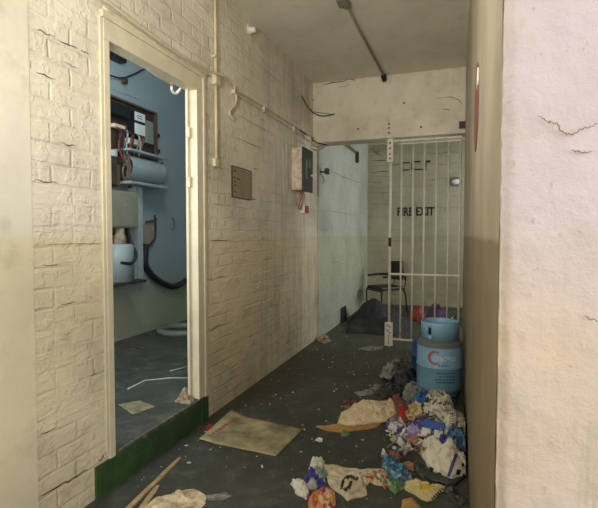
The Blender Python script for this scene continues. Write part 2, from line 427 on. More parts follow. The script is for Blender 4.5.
def PF(px, py): return onY(px, py, .965)
for i, (pp, wd) in enumerate([([(538, 115), (548, 122), (557, 124), (566, 135), (582, 129), (598, 124)], .0030), ([(570, 152), (592, 152)], .004), ([(582, 315), (598, 322)], .003)]):
    m.mi = 0; crack(m, smooth_path([PF(*q) for q in pp], 2), wd, (0, -1, 0), i+150)
struct(m, 'wall_pillar', [M['pillar'], plain('paint_crack', (160, 136, 112), .9, bump=0)])  # second material is the brown tone of the paint cracks
# lobby round the camera, open to the street behind
w = MB(); w.box((2.0, -2.7, 0), (2.1, 1.2, .3)); w.box((2.0, -2.7, 2.8), (2.1, 1.2, CZ)); w.box((2.0, -.1, .3), (2.1, 1.2, 2.8)); w.box((2.0, -2.7, .3), (2.1, -2.5, 2.8)); w.box((-1.8, -2.8, 0), (-1.5, -2.7, CZ)); w.box((1.85, -2.8, 0), (2.1, -2.7, CZ)); w.box((-1.5, -2.8, 2.85), (1.85, -2.7, CZ))
struct(w, 'wall_front', M['plaster'])

# side room seen through the doorway
RX = -3.42; FZ = .178
struct(MB().box((RX, .6, -.1), (XL-.03, 6.2, FZ)), 'floor', M['floor'])
w = MB(); w.box((RX, 6.2, 0), (XL-.09, 6.3, 3.3)); struct(w, 'wall_side_room_far', M['room'])
w = MB(); w.box((RX, .5, 0), (XL-.09, .6, 1.0)); w.box((RX, .5, 2.7), (XL-.09, .6, 3.3)); w.box((RX, .5, 1.0), (-3.25, .6, 2.7)); w.box((-1.95, .5, 1.0), (XL-.09, .6, 2.7))
struct(w, 'wall_side_room_near', M['room'])
w = MB(); w.box((RX-.1, .5, 0), (RX-.0005, 6.3, 3.3))
def RB(px, py): return onX(px, py, RX)
for i, (pp, wd) in enumerate([([(109, 88), (140, 100)], .01), ([(172, 218), (174, 228)], .01), ([(160, 292), (172, 298)], .008)]):
    crack(w, [RB(*q) for q in pp], wd, (1, 0, 0), i+200)
w.mi = 0
struct(w, 'wall_side_room', [M['room'], plain('room_crack', (90, 96, 92), .9, bump=0)])
struct(MB().box((XL-.095, .6, FZ), (XL-.088, 1.9, 3.3)).box((XL-.095, 2.83, FZ), (XL-.088, 6.2, 3.3)).box((XL-.095, 1.9, 2.33), (XL-.088, 2.83, 3.3)), 'wall_side_room_inner', M['room'])
struct(MB().box((RX, .5, 3.2), (XL-.0885, 6.3, 3.3)), 'ceiling', M['room'])
# door frame
f = MB(); D = XL-.075
f.box((D, 1.915, .05), (XL+.012, 1.955, 2.2695), .003)
f.box((D, 2.78, .0), (XL+.012, 2.8545, 2.2695), .003)
f.box((D, 1.915, 2.27), (XL+.012, 2.855, 2.37), .004)
f.box((XL, 2.855, .0), (XL+.02, 2.882, 2.3695), .003); f.box((XL, 1.90, 2.37), (XL+.022, 2.884, 2.405), .003); f.box((XL, 1.895, .20), (XL+.009, 1.9149, 2.3695), .002)
f.box((D+.012, 2.755, 0.18), (D+.03, 2.782, 2.27), .002)   # door stop
f.mi = 1
for z in (1.95, 1.62): f.box((XL-.06, 2.752, z), (XL-.03, 2.781, z+.07), .002)
struct(f, 'door_1', [M['trim'], M['lead']])
# step: green painted riser, dark worn top
s = MB(); n = 26
top = []
rnd = random.Random(4)
s.box((XL-.1, 1.955, 0), (XL+.004, 2.78, FZ)); s.box((XL-.05, 1.815, 0), (XL+.0135, 1.9495, .16)); s.box((XL, 2.8005, 0), (XL+.0225, 2.885, FZ-.006))
s.box((XL, 1.95, 0), (XL+.014, 2.8, .168), .004)
s.mi = 2
for i in range(n):   # worn bare edge of the tread
    ya = 1.96+(2.88-1.96)*i/n; yb = 1.96+(2.88-1.96)*(i+1)/n
    d = rnd.uniform(.008, .03)
    s.mi = 1; s.box((XL-.10, ya, FZ-.004), (XL+.004-rnd.uniform(0, .012), yb, FZ+.001)); s.mi = 2
    s.box((XL-.004, ya, FZ-d), (XL+.0155-rnd.uniform(0, .003), yb, FZ+.0005), .002)
struct(s, 'trim_2', [M['green'], M['floor'], plain('chipped_step_edge', (112, 110, 94), .85, c2=(52, 62, 46), scale=30, bump=.5)])

# ------------------------------------------------------------------ fittings on the left wall
def offX(p, d): return Vector((p.x+d, p.y, p.z))
cab = empty('wall_cable', L(200, 70)+Vector((.02, 0, 0)), 'long sagging cream painted cable run above the doorway along the left brick wall', 'cable')
pts = [offX(L(*q), d) for q, d in [((70, -18), .02), ((98, 0), .03), ((125, 20), .032), ((150, 38), .032), ((175, 55), .032), ((200, 69), .034), ((208, 73), .04), ((214, 76), .05), ((221, 80), .04), ((232, 89), .016), ((245, 97), .016), ((262, 107), .016), ((285, 121), .016), ((305, 133), .016), ((316, 140), .018)]]
MB().tube(smooth_path(pts, 5), .0085, 8).build('cable_upper', M['lead'], cab)
pts = [offX(L(*q), d) for q, d in [((232, 91), .014), ((245, 101), .014), ((262, 111), .014), ((285, 126), .014), ((305, 139), .014), ((316, 145), .018)]]
MB().tube(smooth_path(pts, 5), .007, 8).build('cable_lower', M['lead'], cab)
for q in [(232, 90), (262, 109), (292, 129)]:
    p = L(*q); MB().box((XL, p.y-.012, p.z-.03), (XL+.03, p.y+.012, p.z+.03), .004).build('cable_clip', M['lead'], cab)
pts = [offX(L(*q), .02) for q in [(100, 8), (130, 28), (160, 49), (190, 67), (206, 76)]]
MB().tube(smooth_path(pts, 4), .0085, 8).build('cable_branch', M['lead'], cab)
MB().tube(smooth_path([offX(L(*q), .02) for q in [(232, 91), (234, 98), (232, 106), (227, 112), (229, 117), (231, 119)]], 5), .011, 8).build('hooked_end', M['lead'], cab)
cp = empty('conduit_pipe', L(215, 40), 'upper vertical cream conduit running from ceiling to the cable beside the doorway', 'pipe')
a = L(214, 0)
MB().tube([(XL+.016, 3.03, CZ), (XL+.016, 3.03, 2.45)], .011, 10).build('pipe', M['pipe'], cp)
MB().box((XL, 3.0, 2.56), (XL+.03, 3.06, 2.58), .003).build('clip', M['pipe'], cp)
cp = empty('conduit_pipe', L(214, 120), 'lower vertical cream conduit beside the doorway ending in a small clip', 'pipe')
MB().tube([(XL+.016, 3.03, 2.43), (XL+.016, 3.03, 1.85)], .012, 10).build('pipe', M['pipe'], cp)
MB().box((XL, 2.995, 2.37), (XL+.04, 3.065, 2.44), .008).build('junction_box', M['lead'], cp)
MB().box((XL, 3.0, 1.79), (XL+.025, 3.06, 1.85), .006).build('end_clip', M['lead'], cp)
p = onX(249, 29, XL)
ins = empty('ceramic_bracket', (XL, 3.63, 3.0), 'small white ceramic knob at the top of the left wall under the ceiling', 'bracket')
MB().lathe([(.0, 0), (.03, 0), (.03, .03), (.02, .035), (.026, .045), (.022, .06), (0, .062)], seg=14).build('knob', M['whitecer'], None)
kn = COL.objects[-1] if False else bpy.data.objects['knob']
kn.parent = ins; kn.rotation_euler = (0, R(90), 0)
MB().box((XL, 3.60, 2.965), (XL+.008, 3.66, 3.035), .002).build('back_plate', M['whitecer'], ins)
# notice plaque
a, b = L(231.5, 166), L(250.5, 201)
pq = empty('notice_plaque', (XL, (a.y+b.y)/2, 1.72), 'grey beige ruled notice plate on the cream brick wall beside the doorway', 'sign')
y0, y1, z0, z1 = 3.30, 3.64, 1.60, 1.835
MB().box((XL-.001, y0, z0), (XL+.008, y1, z1), .002).build('plate', M['plaque'], pq)
m = MB()
for k in range(1, 12): m.box((XL+.007, y0+.01, z0+(z1-z0)*k/12-.001), (XL+.009, y1-.01, z0+(z1-z0)*k/12+.001))
m.mi = 1
m.box((XL, y0-.006, z1), (XL+.010, y1+.006, z1+.006)); m.box((XL, y0-.006, z0-.006), (XL+.010, y1+.006, z0)); m.box((XL, y0-.006, z0), (XL+.010, y0, z1)); m.box((XL, y1, z0), (XL+.010, y1+.006, z1))
rnd = random.Random(3)
for yy, zz, ww in [(.02, .03, .05), (.02, .08, .03), (.08, .085, .05), (.03, .11, .03), (.03, .14, .04), (.02, .19, .03)]:
    m.box((XL+.008, y0+yy, z1-zz-.008), (XL+.0095, y0+yy+ww, z1-zz))
m.build('ruled_print', [M['plaqueline'], M['crack']], pq)
# electrical switch box near the beam
sb = empty('wall_fuse_box', (XL, 4.8, 1.78), 'wall mounted electrical box with cream side and black front near the gate', 'electrical box')
bx0, by0, by1, bz0, bz1 = XL, 4.67, 5.0, 1.775, 2.215
MB().box((XL, by0, bz0), (XL+.115, by1-.01, bz1), .004).build('housing', plain('stained_cream_enamel', (216, 206, 184), .5, c2=(176, 140, 116), scale=22), sb)
MB().box((XL+.115, by0-.004, bz0-.01), (XL+.135, by1, bz1+.005), .004).build('front_cover', M['black'], sb)
m = MB()
for yy, zz, ww, hh in [(.17, .25, .03, .09), (.22, .25, .03, .09), (.07, .12, .05, .2)]:
    m.box((XL+.134, by0+yy, bz0+zz), (XL+.140, by0+yy+ww, bz0+zz+hh), .001)
m.build('window', plain('dull_glass', (110, 112, 104), .3), sb)
MB().tube([(XL+.134, 4.93, 1.95), (XL+.15, 4.93, 1.95)], .012, 10).build('knob', M['whitecer'], sb)
for i, (dy, dz) in enumerate([(.04, -.06), (.09, -.09), (.13, -.05), (.17, -.1)]):
    st = Vector((XL+.05, by0+.05+i*.05, bz0+.01)); en = Vector((XL+.03, by0+.05+dy, bz0-.10+dz))
    MB().tube(smooth_path([st, st+Vector((.02, .02, -.06)), en+Vector((.015, -.03, .04)), en], 5), .006, 6).build('loose_wire', M['orangecable'], sb)
ca = empty('fire_call_point', (XL, 5.0, 1.55), 'small white and red fire call point below the black fronted electrical box', 'fire call point')
MB().box((XL, 4.93, 1.54), (XL+.06, 5.04, 1.63), .004).build('housing', M['whitecer'], ca)
MB().box((XL+.06, 4.935, 1.545), (XL+.075, 5.035, 1.625), .003).build('front_plate', M['red'], ca)
bk = empty('black_bracket', onX(321, 175, -1.662), 'small black bracket projecting from the wall just past the electrical box', 'bracket')
p = onX(319, 175, -1.662)
MB().box((-1.662, 5.68, 2.08), (-1.60, 5.70, 2.10)).build('arm', M['black'], bk)
MB().box((-1.605, 5.66, 2.06), (-1.56, 5.74, 2.13), .004).build('block', M['black'], bk)
MB().tube(smooth_path([(-1.65, 5.70, 2.06), (-1.63, 5.72, 2.00), (-1.65, 5.75, 1.95)], 4), .006, 6).build('loose_wire', M['greycable'], bk)
# hanging cables under the beam at the left
lc = MB(); lc.tube(smooth_path([onX(*q, XL+.02) for q in [(302, 96), (306, 104), (312, 112)]], 5)+[], .007, 6)
lc.tube(smooth_path([onY(*q, YB-.03) for q in [(312, 112), (322, 116), (334, 114)]], 5), .007, 6)
tag(lc.build('drooping_wire', M['blackcable']), 'short black wire drooping across the left end of the beam', 'wire')
bu = empty('cable_bundle', onX(318, 141, XL), 'tangle of dark cables under the left end of the beam', 'cable')
for i, pp in enumerate([[(300, 130), (310, 138), (318, 143), (327, 145)], [(302, 134), (310, 143), (318, 147), (327, 144)], [(312, 138), (309, 146), (316, 150), (325, 147)]]):
    MB().tube(smooth_path([onY(q[0], q[1], YB-.08+.01*i) if q[0] > 308 else onX(q[0], q[1], XL+.03) for q in pp], 5), .007, 6).build('cable', M['greycable'] if i else M['blackcable'], bu)
rc = empty('recess_cable', onX(350, 155, -1.65), 'twin dark cable sloping down the pale recess wall to a small clamp', 'cable')
for dz in (0, .05):
    MB().tube([onX(343, 143, -1.645)+Vector((0, 0, dz)), onX(356, 153, -1.645)+Vector((0, 0, dz*.4))], .011, 6).build('cable', M['greycable'], rc)
p = onX(357, 156, -1.645)
MB().box((-1.662, p.y-.06, p.z-.11), (-1.62, p.y+.05, p.z+.07), .006).build('clamp', M['black'], rc)

# ------------------------------------------------------------------ ceiling conduit
cc = empty('ceiling_conduit', (-.85, 4.4, CZ), 'thin grey conduit running along the ceiling to the top of the beam', 'pipe')
MB().tube([(-.866, 3.6, CZ-.018), (-.85, 4.5, CZ-.022), (-.835, 5.40, CZ-.022)], .011, 8).build('pipe', M['greycable'], cc)
MB().tube([(-.89, 3.6, CZ-.012), (-.86, 4.5, CZ-.012), (-.85, 5.40, CZ-.012)], .005, 6).build('wire', M['lead'], cc)
MB().box((-.91, 3.50, CZ-.05), (-.83, 3.64, CZ), .006).build('junction_box', M['greycable'], cc)
MB().tube([(-.835, 5.36, CZ-.03), (-.835, 5.43, CZ-.05)], .03, 10).build('end_fitting', M['black'], cc)
bb = MB().box((.0-.025, YB-.05, 2.45), (.035, YB, 2.52), .004)
tag(bb.build('black_block', M['black']), 'small black block fixed to the lower right corner of the beam', 'fitting')

# ------------------------------------------------------------------ red disc on the right wall
ds = empty('round_wall_sign', (wx(2.05), 2.05, 1.87), 'faded red round sign seen edge-on on the right corridor wall', 'sign')
m = MB(); cx, r = 2.25, .185
rim = []
for sx in (0, 1):
    x = wx(cx)-.001-.002*sx
    rim.append([m.bm.verts.new((x+.0078*(cx-(cx+r*1.2*math.cos(2*math.pi*k/32)))*.5, cx+r*1.25*math.cos(2*math.pi*k/32), 1.86+r*math.sin(2*math.pi*k/32))) for k in range(32)])
m.bm.faces.new(rim[0]); m.bm.faces.new(rim[1])
for k in range(32): m.bm.faces.new((rim[0][k], rim[0][(k+1) % 32], rim[1][(k+1) % 32], rim[1][k]))
m.build('disc', M['signred'], ds)
MB().box((wx(2)-.008, 2.03, 1.90), (wx(2)-.001, 2.12, 1.97), .005).build('white_bracket', M['whitecer'], ds)

# ------------------------------------------------------------------ gate
gt = empty('security_gate', (-.765, YB+.0, 0), 'cream steel barred gate hanging under the beam across the corridor', 'gate')
GY = YB+.03; GX = [-.765, -.638, -.512, -.385, -.257, -.13, -.004]
MB().tube([(GX[0], GY, .0), (GX[0], GY, 1.35), (GX[0]+.003, GY+.004, 1.9), (GX[0], GY, 2.40)], .015, 8).build('post', M['gate'], gt)
for i, x in enumerate(GX[1:]):
    lo = .095
    MB().tube([(x, GY, lo), (x+.004*math.sin(i*2.1), GY, 1.2), (x, GY, 2.375)], .0105 if i < 5 else .012, 8).build('bar', M['gate'], gt)
for z, nm in ((2.37, 'top_rail'), (.855, 'middle_rail'), (.10, 'bottom_rail')):
    MB().box((GX[0], GY-.016, z-.011), (GX[-1]+.012, GY-.008, z+.011), .002).build(nm, M['gate'], gt)
MB().box((GX[1]-.03, GY-.012, 2.325), (GX[-1], GY-.006, 2.337)).build('upper_rail', M['gate'], gt)
m = MB().box((GX[0]-.034, GY-.035, 2.13), (GX[0]+.034, GY-.018, 2.395), .004)
m.mi = 1
for z in (2.17, 2.22, 2.285, 2.345):
    m.tube([(GX[0], GY-.034, z), (GX[0], GY-.040, z)], .011, 8)
m.build('top_plate', [M['gate'], M['rust']], gt)
m = MB().box((GX[0]-.046, GY-.035, .02), (GX[0]+.046, GY-.018, .295), .004); m.mi = 1
for z, x in ((.26, -.012), (.245, .012), (.2, -.012), (.175, .014)): m.box((GX[0]+x-.011, GY-.037, z-.006), (GX[0]+x+.011, GY-.034, z+.006))
m.box((GX[0]-.003, GY-.037, .05), (GX[0]+.003, GY-.034, .15))
m.build('bottom_plate', [M['gate'], M['crack']], gt)
MB().tube([(GX[0], GY, 1.17), (GX[0]+.002, GY, 1.27)], .017, 8).build('rust_patch', M['rust'], gt)

# ------------------------------------------------------------------ far wall marks, light, text
def text_mesh(body, size, extrude=.0, bold=0.0):
    cu = bpy.data.curves.new('t', 'FONT'); cu.body = body; cu.size = size; cu.extrude = extrude; cu.resolution_u = 3; cu.offset = bold
    ob = bpy.data.objects.new('t', cu); COL.objects.link(ob)
    dg = bpy.context.evaluated_depsgraph_get(); dg.update()
    me = bpy.data.meshes.new_from_object(ob.evaluated_get(dg)); bpy.data.objects.remove(ob); bpy.data.curves.remove(cu)
    return me
me = text_mesh('FIRE EXIT', .20, bold=.006)
xs = [v.co.x for v in me.vertices]; ys = [v.co.y for v in me.vertices]
a, b = B(397.5, 207.5), B(434.5, 215.5)
for v in me.vertices:
    u = (v.co.x-min(xs))/(max(xs)-min(xs)); t = (v.co.y-min(ys))/(max(ys)-min(ys))
    v.co = Vector((a.x+(b.x-a.x)*u, 8.866, b.z+(a.z-b.z)*t))
me.materials.append(M['black'])
me.name = 'fire_exit_lettering'
o = bpy.data.objects.new('fire_exit_lettering', me); COL.objects.link(o)
so = o.modifiers.new('s', 'SOLIDIFY'); so.thickness = .003
tag(o, 'black stencilled fire exit lettering on the far wall behind the gate', 'lettering')
m = MB()
def stroke(p, q, w_=.016):
    p, q = B(*p), B(*q); m.box((min(p.x, q.x)-w_/2, 8.863, min(p.z, q.z)-w_/2), (max(p.x, q.x)+w_/2, 8.869, max(p.z, q.z)+w_/2))
for p, q, ww in [((402, 163), (402, 170), .03), ((402, 163), (409, 162.6), .022), ((402, 170), (409, 170), .016), ((412, 163), (412, 170), .018), ((413, 162), (420, 161.5), .024), ((413, 169.6), (423, 169.5), .016), ((425.5, 162), (425.5, 170), .03), ((426, 162), (430, 161), .02)]:
    stroke(p, q, ww)
tag(m.build('faded_sign_outline', M['black']), 'broken black outline marks above the fire exit lettering', 'wall marking')
lt = empty('bulkhead_light', (-.08, 8.87, 2.25), 'small oval white light fitting high on the far wall', 'light fitting')
m = MB(); m.lathe([(0, .07), (.05, .065), (.07, .04), (.075, 0)], seg=20)
k = m.build('cover', M['white'], lt); k.matrix_parent_inverse = Matrix.Identity(4); k.rotation_euler = (R(90), 0, 0); k.scale = (1.1, .7, 1)
m = MB(); m.lathe([(.075, .0), (.10, .0), (.10, .03), (.08, .035), (.075, .0)], seg=20)
k = m.build('surround', M['greycable'], lt); k.matrix_parent_inverse = Matrix.Identity(4); k.rotation_euler = (R(90), 0, 0); k.scale = (1.1, .85, 1)

# ------------------------------------------------------------------ chair
def chair():
    c = Vector((-1.19, 8.12, 0))
    root = empty('office_chair', c, 'black office armchair with padded back standing against the far wall', 'chair')
    A = R(222)                       # facing direction
    rot = Matrix.Translation(c) @ Matrix.Rotation(A, 4, 'Z')
    def T(*p): return rot @ Vector(p)
    b = MB(); b.box((-.24, -.23, .37), (.25, .23, .43), .025, mat=rot); b.build('seat', M['black'], root)
    b = MB(); rows = []
    bb = bmesh.new(); bmesh.ops.create_cube(bb, size=1); bmesh.ops.subdivide_edges(bb, edges=bb.edges[:], cuts=5, use_grid_fill=True)
    for v in bb.verts:
        x, y, z = v.co*2
        v.co = Vector((-.25+.025*x+.05*(y*y)-.04*z*.5, .20*y*(1-.06*z*z), .69+.16*z*(1-.08*y*y)))
    bb.transform(rot); b.join(bb); bk_ = b.build('backrest', M['black'], root)
    for sy in (-.24, .24):
        MB().tube([T(*p) for p in smooth_path([(.22, sy, .60), (.0, sy, .615), (-.2, sy, .60), (-.24, sy*.85, .55)], 4)], [.018]*13, 8).build('armrest', M['black'], root)
        MB().tube([T(*p) for p in smooth_path([(.22, sy, .38), (.25, sy, .34), (.25, sy, .18), (.26, sy, 0)], 4)], .014, 8).build('leg', M['black'], root)
        MB().tube([T(*p) for p in smooth_path([(-.18, sy, .38), (-.22, sy, .3), (-.24, sy, .15), (-.26, sy, 0)], 4)], .014, 8).build('leg', M['black'], root)
        MB().tube([T(*p) for p in smooth_path([(-.2, sy*.7, .39), (-.27, sy*.7, .45), (-.28, sy*.7, .6)], 4)], .011, 8).build('back_support', M['black'], root)
    MB().tube([T(.25, -.24, .36), T(.25, .24, .36)], .011, 8).build('seat_rail', M['black'], root)
chair()

# ------------------------------------------------------------------ crumpled things
def heap(x, y):
    """height of the litter pile above the floor"""
    a = math.exp(-((x+.10)/.26)**2-((y-3.25)/.42)**2)*.13
    b = math.exp(-((x+.03)/.16)**2-((y-2.92)/.22)**2)*.07
    return a+b
def surf(px, py):
    z = 0
    for _ in range(12):
        p = onZ(px, py, z); z = heap(p.x, p.y)
    return Vector((p.x, p.y, z))
def crumple(name, poly, mat, label, cat, dome=.03, rough=.012, seed=0, layer=.004, freq=22, rings=16, seg=72, jag=.014, group=None, flat=True, parent=None, z0=None, xmax=None, soft=False):
    """a crumpled sheet or bag: outline from POLY (real positions on the pile or floor), puffed up by DOME, creased by ROUGH; closed underneath"""
    P = [surf(*q) if z0 is None else onZ(q[0], q[1], z0) for q in poly]
    c = sum(P, Vector())/len(P); n = len(P)
    per = [0]
    for i in range(n): per.append(per[-1]+(P[(i+1) % n]-P[i]).length)
    B_ = []
    for k in range(seg):
        s = per[-1]*k/seg; i = max(j for j in range(n) if per[j] <= s+1e-9)
        f_ = (s-per[i])/max(per[i+1]-per[i], 1e-6); B_.append(P[i].lerp(P[(i+1) % n], f_))
    off = Vector((seed*7.31, seed*3.17, seed*1.7)); m = MB(); rows = []
    def crease(q):
        q = q*freq+off
        if soft: return noise.noise(q)*1.1+noise.noise(q*2.7)*.45+noise.noise(q*6)*.12
        d, pt = noise.voronoi(q); g = noise.cell_vector(pt[0]*37.7+Vector((.3, .3, .3)))*2-Vector((1, 1, 1))
        d2, pt2 = noise.voronoi(q*2.4+Vector((3, 1, 7))); g2 = noise.cell_vector(pt2[0]*31.1)*2-Vector((1, 1, 1))
        return (q-pt[0]).dot(g)*1.5+(q*2.4+Vector((3, 1, 7))-pt2[0]).dot(g2)*.7+noise.noise(q*.6)*.7+.35
    for r in range(rings+1):
        t = 1-r/rings; row = []
        for k in range(seg if r < rings else 1):
            q = c.lerp(B_[k], t)
            jx = noise.noise_vector(Vector((q.x, q.y, 0))*freq*1.3+off)*jag*(.4+.6*t)
            q = q+Vector((jx.x, jx.y, 0))
            if r: 
                j2 = noise.noise_vector(Vector((q.x, q.y, 0))*freq*2.1+off*2); q = q+Vector((j2.x, j2.y, 0))*min(rough*.55, .010)
            if xmax is not None: q.x = min(q.x, xmax)
            base = heap(q.x, q.y) if z0 is None else z0
            env = (1-t**4)
            h = dome*(1-t**2.5)*.8*(.45+.95*noise.noise(Vector((q.x, q.y, 0))*(2.2 if soft else 9)+off)+.3)+rough*crease(Vector((q.x, q.y, 0)))*(.35+.65*env)
            row.append(m.bm.verts.new((q.x, q.y, base+layer+max(h, .0008))))
        rows.append(row)
    for r in range(rings):
        for k in range(seg):
            k2 = (k+1) % seg
            if r < rings-1: fs = (rows[r][k], rows[r][k2], rows[r+1][k2], rows[r+1][k])
            else: fs = (rows[r][k], rows[r][k2], rows[r+1][0])
            fc = m.bm.faces.new(fs); fc.smooth = not flat
    # underside
    low = []
    for v in rows[0]:
        base = heap(v.co.x, v.co.y) if z0 is None else z0
        low.append(m.bm.verts.new((v.co.x, v.co.y, base+layer*.2)))
    for k in range(seg): m.bm.faces.new((rows[0][k], low[k], low[(k+1) % seg], rows[0][(k+1) % seg]))
    base = heap(c.x, c.y) if z0 is None else z0
    cv = m.bm.verts.new((c.x, c.y, base+layer*.2))
    for k in range(seg): m.bm.faces.new((low[k], cv, low[(k+1) % seg]))
    # origin at the thing itself
    o = m.build(name, mat, parent, weld=False)
    if parent is None:
        o.data.transform(Matrix.Translation(-Vector((c.x, c.y, base)))); o.location = (c.x, c.y, base)
        tag(o, label, cat, group)
    return o

# dark heap and bags behind the gate
crumple('dark_blanket', [(345, 333), (347, 322), (357, 316), (372, 314), (400, 313), (411, 320), (408, 330), (395, 336), (365, 334)], M['heapcloth'], 'heap of dark charcoal cloth lying on the floor in front of the chair', 'blanket', dome=.30, rough=.06, seed=1, freq=4.5, z0=0.0, flat=False, rings=24, seg=90, jag=.05, soft=True)
crumple('red_bag', [(408, 319), (412, 311), (422, 311), (428, 319), (418, 322)], M['red'], 'bright red crumpled bag on the floor behind the gate', 'bag', dome=.15, rough=.03, seed=2, freq=9, z0=0.0, jag=.02)
crumple('plum_bag', [(423, 325), (426, 318), (438, 316), (447, 318), (450, 326), (436, 328)], M['plum'], 'dark purple crumpled bag behind the gas cylinder and gate', 'bag', dome=.19, rough=.05, seed=3, freq=9, z0=0.0, jag=.03)
crumple('dark_dirt_mound', [(447, 325), (450, 318), (466, 318), (466, 326)], M['blackbag'], 'low dark dirt on the floor at the far right behind the gate', 'bag', dome=.09, rough=.02, seed=4, freq=8, z0=0.0, xmax=.05)  # dark dirt along the wall base, modelled as a low crumpled mound
m = MB(); p = onX(344, 329, -1.662)
q0, q1, q2 = onX(341, 332, -1.64), onX(348, 328, -1.64), onX(345, 316, -1.655)
m.box((-1.655, 6.75, 0), (-1.635, 7.02, .22), .004)
bmt = m.build('leaning_board_offcut', M['heapcloth']); tag(bmt, 'small dark board offcut leaning on the recess wall beside the cloth heap', 'board')
crumple('rubble_piece', [(317, 340), (322, 336), (328, 337), (330, 342), (324, 344)], M['brick'], 'grey lump of rubble at the foot of the wall corner', 'rubble', dome=.05, rough=.03, seed=5, freq=12, z0=0, jag=.02)
crumple('dust_sheet_scrap', [(358, 349), (370, 346), (384, 347), (383, 350), (368, 351)], M['greybag'], 'flat pale grey scrap on the floor left of the gate foot', 'scrap', dome=.006, rough=.008, seed=6, freq=12, z0=0)

# ------------------------------------------------------------------ gas cylinders
def gas(loc, mats, label, logo=True, r=.178, hb=.44, collar=True, rz=0):
    body_m, ring_m = mats
    root = empty('gas_cylinder', loc, label, 'gas cylinder')
    c = Vector(loc)
    pr = [(0, .03), (r*.7, .025), (r*.93, .045), (r, .085), (r, hb*.55), (r+.004, hb*.56), (r+.004, hb*.575), (r, hb*.585), (r, hb*.93)]
    MB().lathe(pr, c, 48).build('body', body_m, root)
    MB().lathe([(r, hb*.93), (r*.985, hb*.98), (r*.93, hb*1.02), (r*.7, hb*1.07), (r*.35, hb*1.10), (0, hb*1.11)], c, 48).build('shoulder', ring_m, root)
    MB().lathe([(r*.82, .0), (r*.86, .0), (r*.86, .06), (r*.82, .06), (r*.82, 0)], c, 40).build('foot_ring', body_m, root)
    rc_, z0, z1 = (r*.80, hb*1.05, hb*1.37) if collar else (r*.6, hb, hb*1.15)
    a0 = R(247)                                                        # a gap for the hand slot
    m = MB(); g = R(12)
    m.lathe([(rc_, z0), (rc_+.006, z0), (rc_+.006, z1-.006), (rc_+.003, z1), (rc_, z1-.004), (rc_, z0)], c, 44, a0, a0+2*math.pi-g)
    m.lathe([(rc_, z0), (rc_+.006, z0), (rc_+.006, z0+.045), (rc_, z0+.045), (rc_, z0)], c, 4, a0-g, a0)
    m.lathe([(rc_, z1-.04), (rc_+.006, z1-.04), (rc_+.006, z1-.006), (rc_, z1), (rc_, z1-.04)], c, 4, a0-g, a0)
    m.build('collar', body_m, root)
    v = MB().tube([c+Vector((0, 0, hb*1.08)), c+Vector((0, 0, hb*1.22))], .02, 12); v.tube([c+Vector((-.045, 0, hb*1.2)), c+Vector((.045, 0, hb*1.2))], .012, 10)
    v.lathe([(0, 0), (.035, 0), (.038, .012), (.03, .03), (0, .032)], c+Vector((0, 0, hb*1.22)), 16)
    v.build('valve', M['paleprint'], root)
    if not logo: return
    rr = r+.0015
    face = math.atan2(-c.y, -c.x)
    def wrap(u, z): return Vector((c.x+rr*math.cos(face+u/rr), c.y+rr*math.sin(face+u/rr), c.z+z))
    m = MB(); u0, zc = -.035, hb*.76                                     # broken ring emblem
    for k in range(26):
        a1, a2 = R(50+k*10), R(60+k*10); w_ = lambda a: .012+.010*math.sin(max(0, min(1, (a-R(50))/R(260)))*math.pi)
        ro = .056
        m.face([wrap(u0+math.cos(a1)*ro, zc+math.sin(a1)*ro), wrap(u0+math.cos(a2)*ro, zc+math.sin(a2)*ro), wrap(u0+math.cos(a2)*(ro-w_(a2)), zc+math.sin(a2)*(ro-w_(a2))), wrap(u0+math.cos(a1)*(ro-w_(a1)), zc+math.sin(a1)*(ro-w_(a1)))])
    m.build('emblem', M['orange'], root)
    me = text_mesh('macgas', .075, bold=.0015)
    for v in me.vertices: v.co = wrap(-.052+v.co.x*.88, zc-.022+v.co.y)+Vector((.001*math.cos(face), .001*math.sin(face), 0))
    me.materials.append(M['paleprint']); o = bpy.data.objects.new('lettering', me); COL.objects.link(o); o.parent = root; o.matrix_parent_inverse = root.matrix_basis.inverted()
    rnd = random.Random(8)
    for z, a, b in [(hb*.62, -.01, .05), (hb*.48, -.02, .13), (hb*.425, .0, .13), (hb*.37, -.03, .13), (hb*.315, -.02, .12)]:
        u = a; m = MB()
        while u < b:
            L_ = rnd.uniform(.012, .03)
            m.face([wrap(u, z), wrap(u+L_, z), wrap(u+L_, z+.007), wrap(u, z+.007)]); u += L_+.006
        m.build('print_line', M['darkprint'], root)
gas((-.148, 3.985, 0), (M['blue'], M['shoulder']), 'tall light blue gas cylinder with printed emblem standing beside the litter')
gas((-.235, 4.50, 0), (M['darkblue'], M['darkblue']), 'shorter dark blue gas cylinder hidden behind the light blue one', logo=False, r=.178, hb=.33, collar=False)

# ------------------------------------------------------------------ litter: main pile
WX = .045
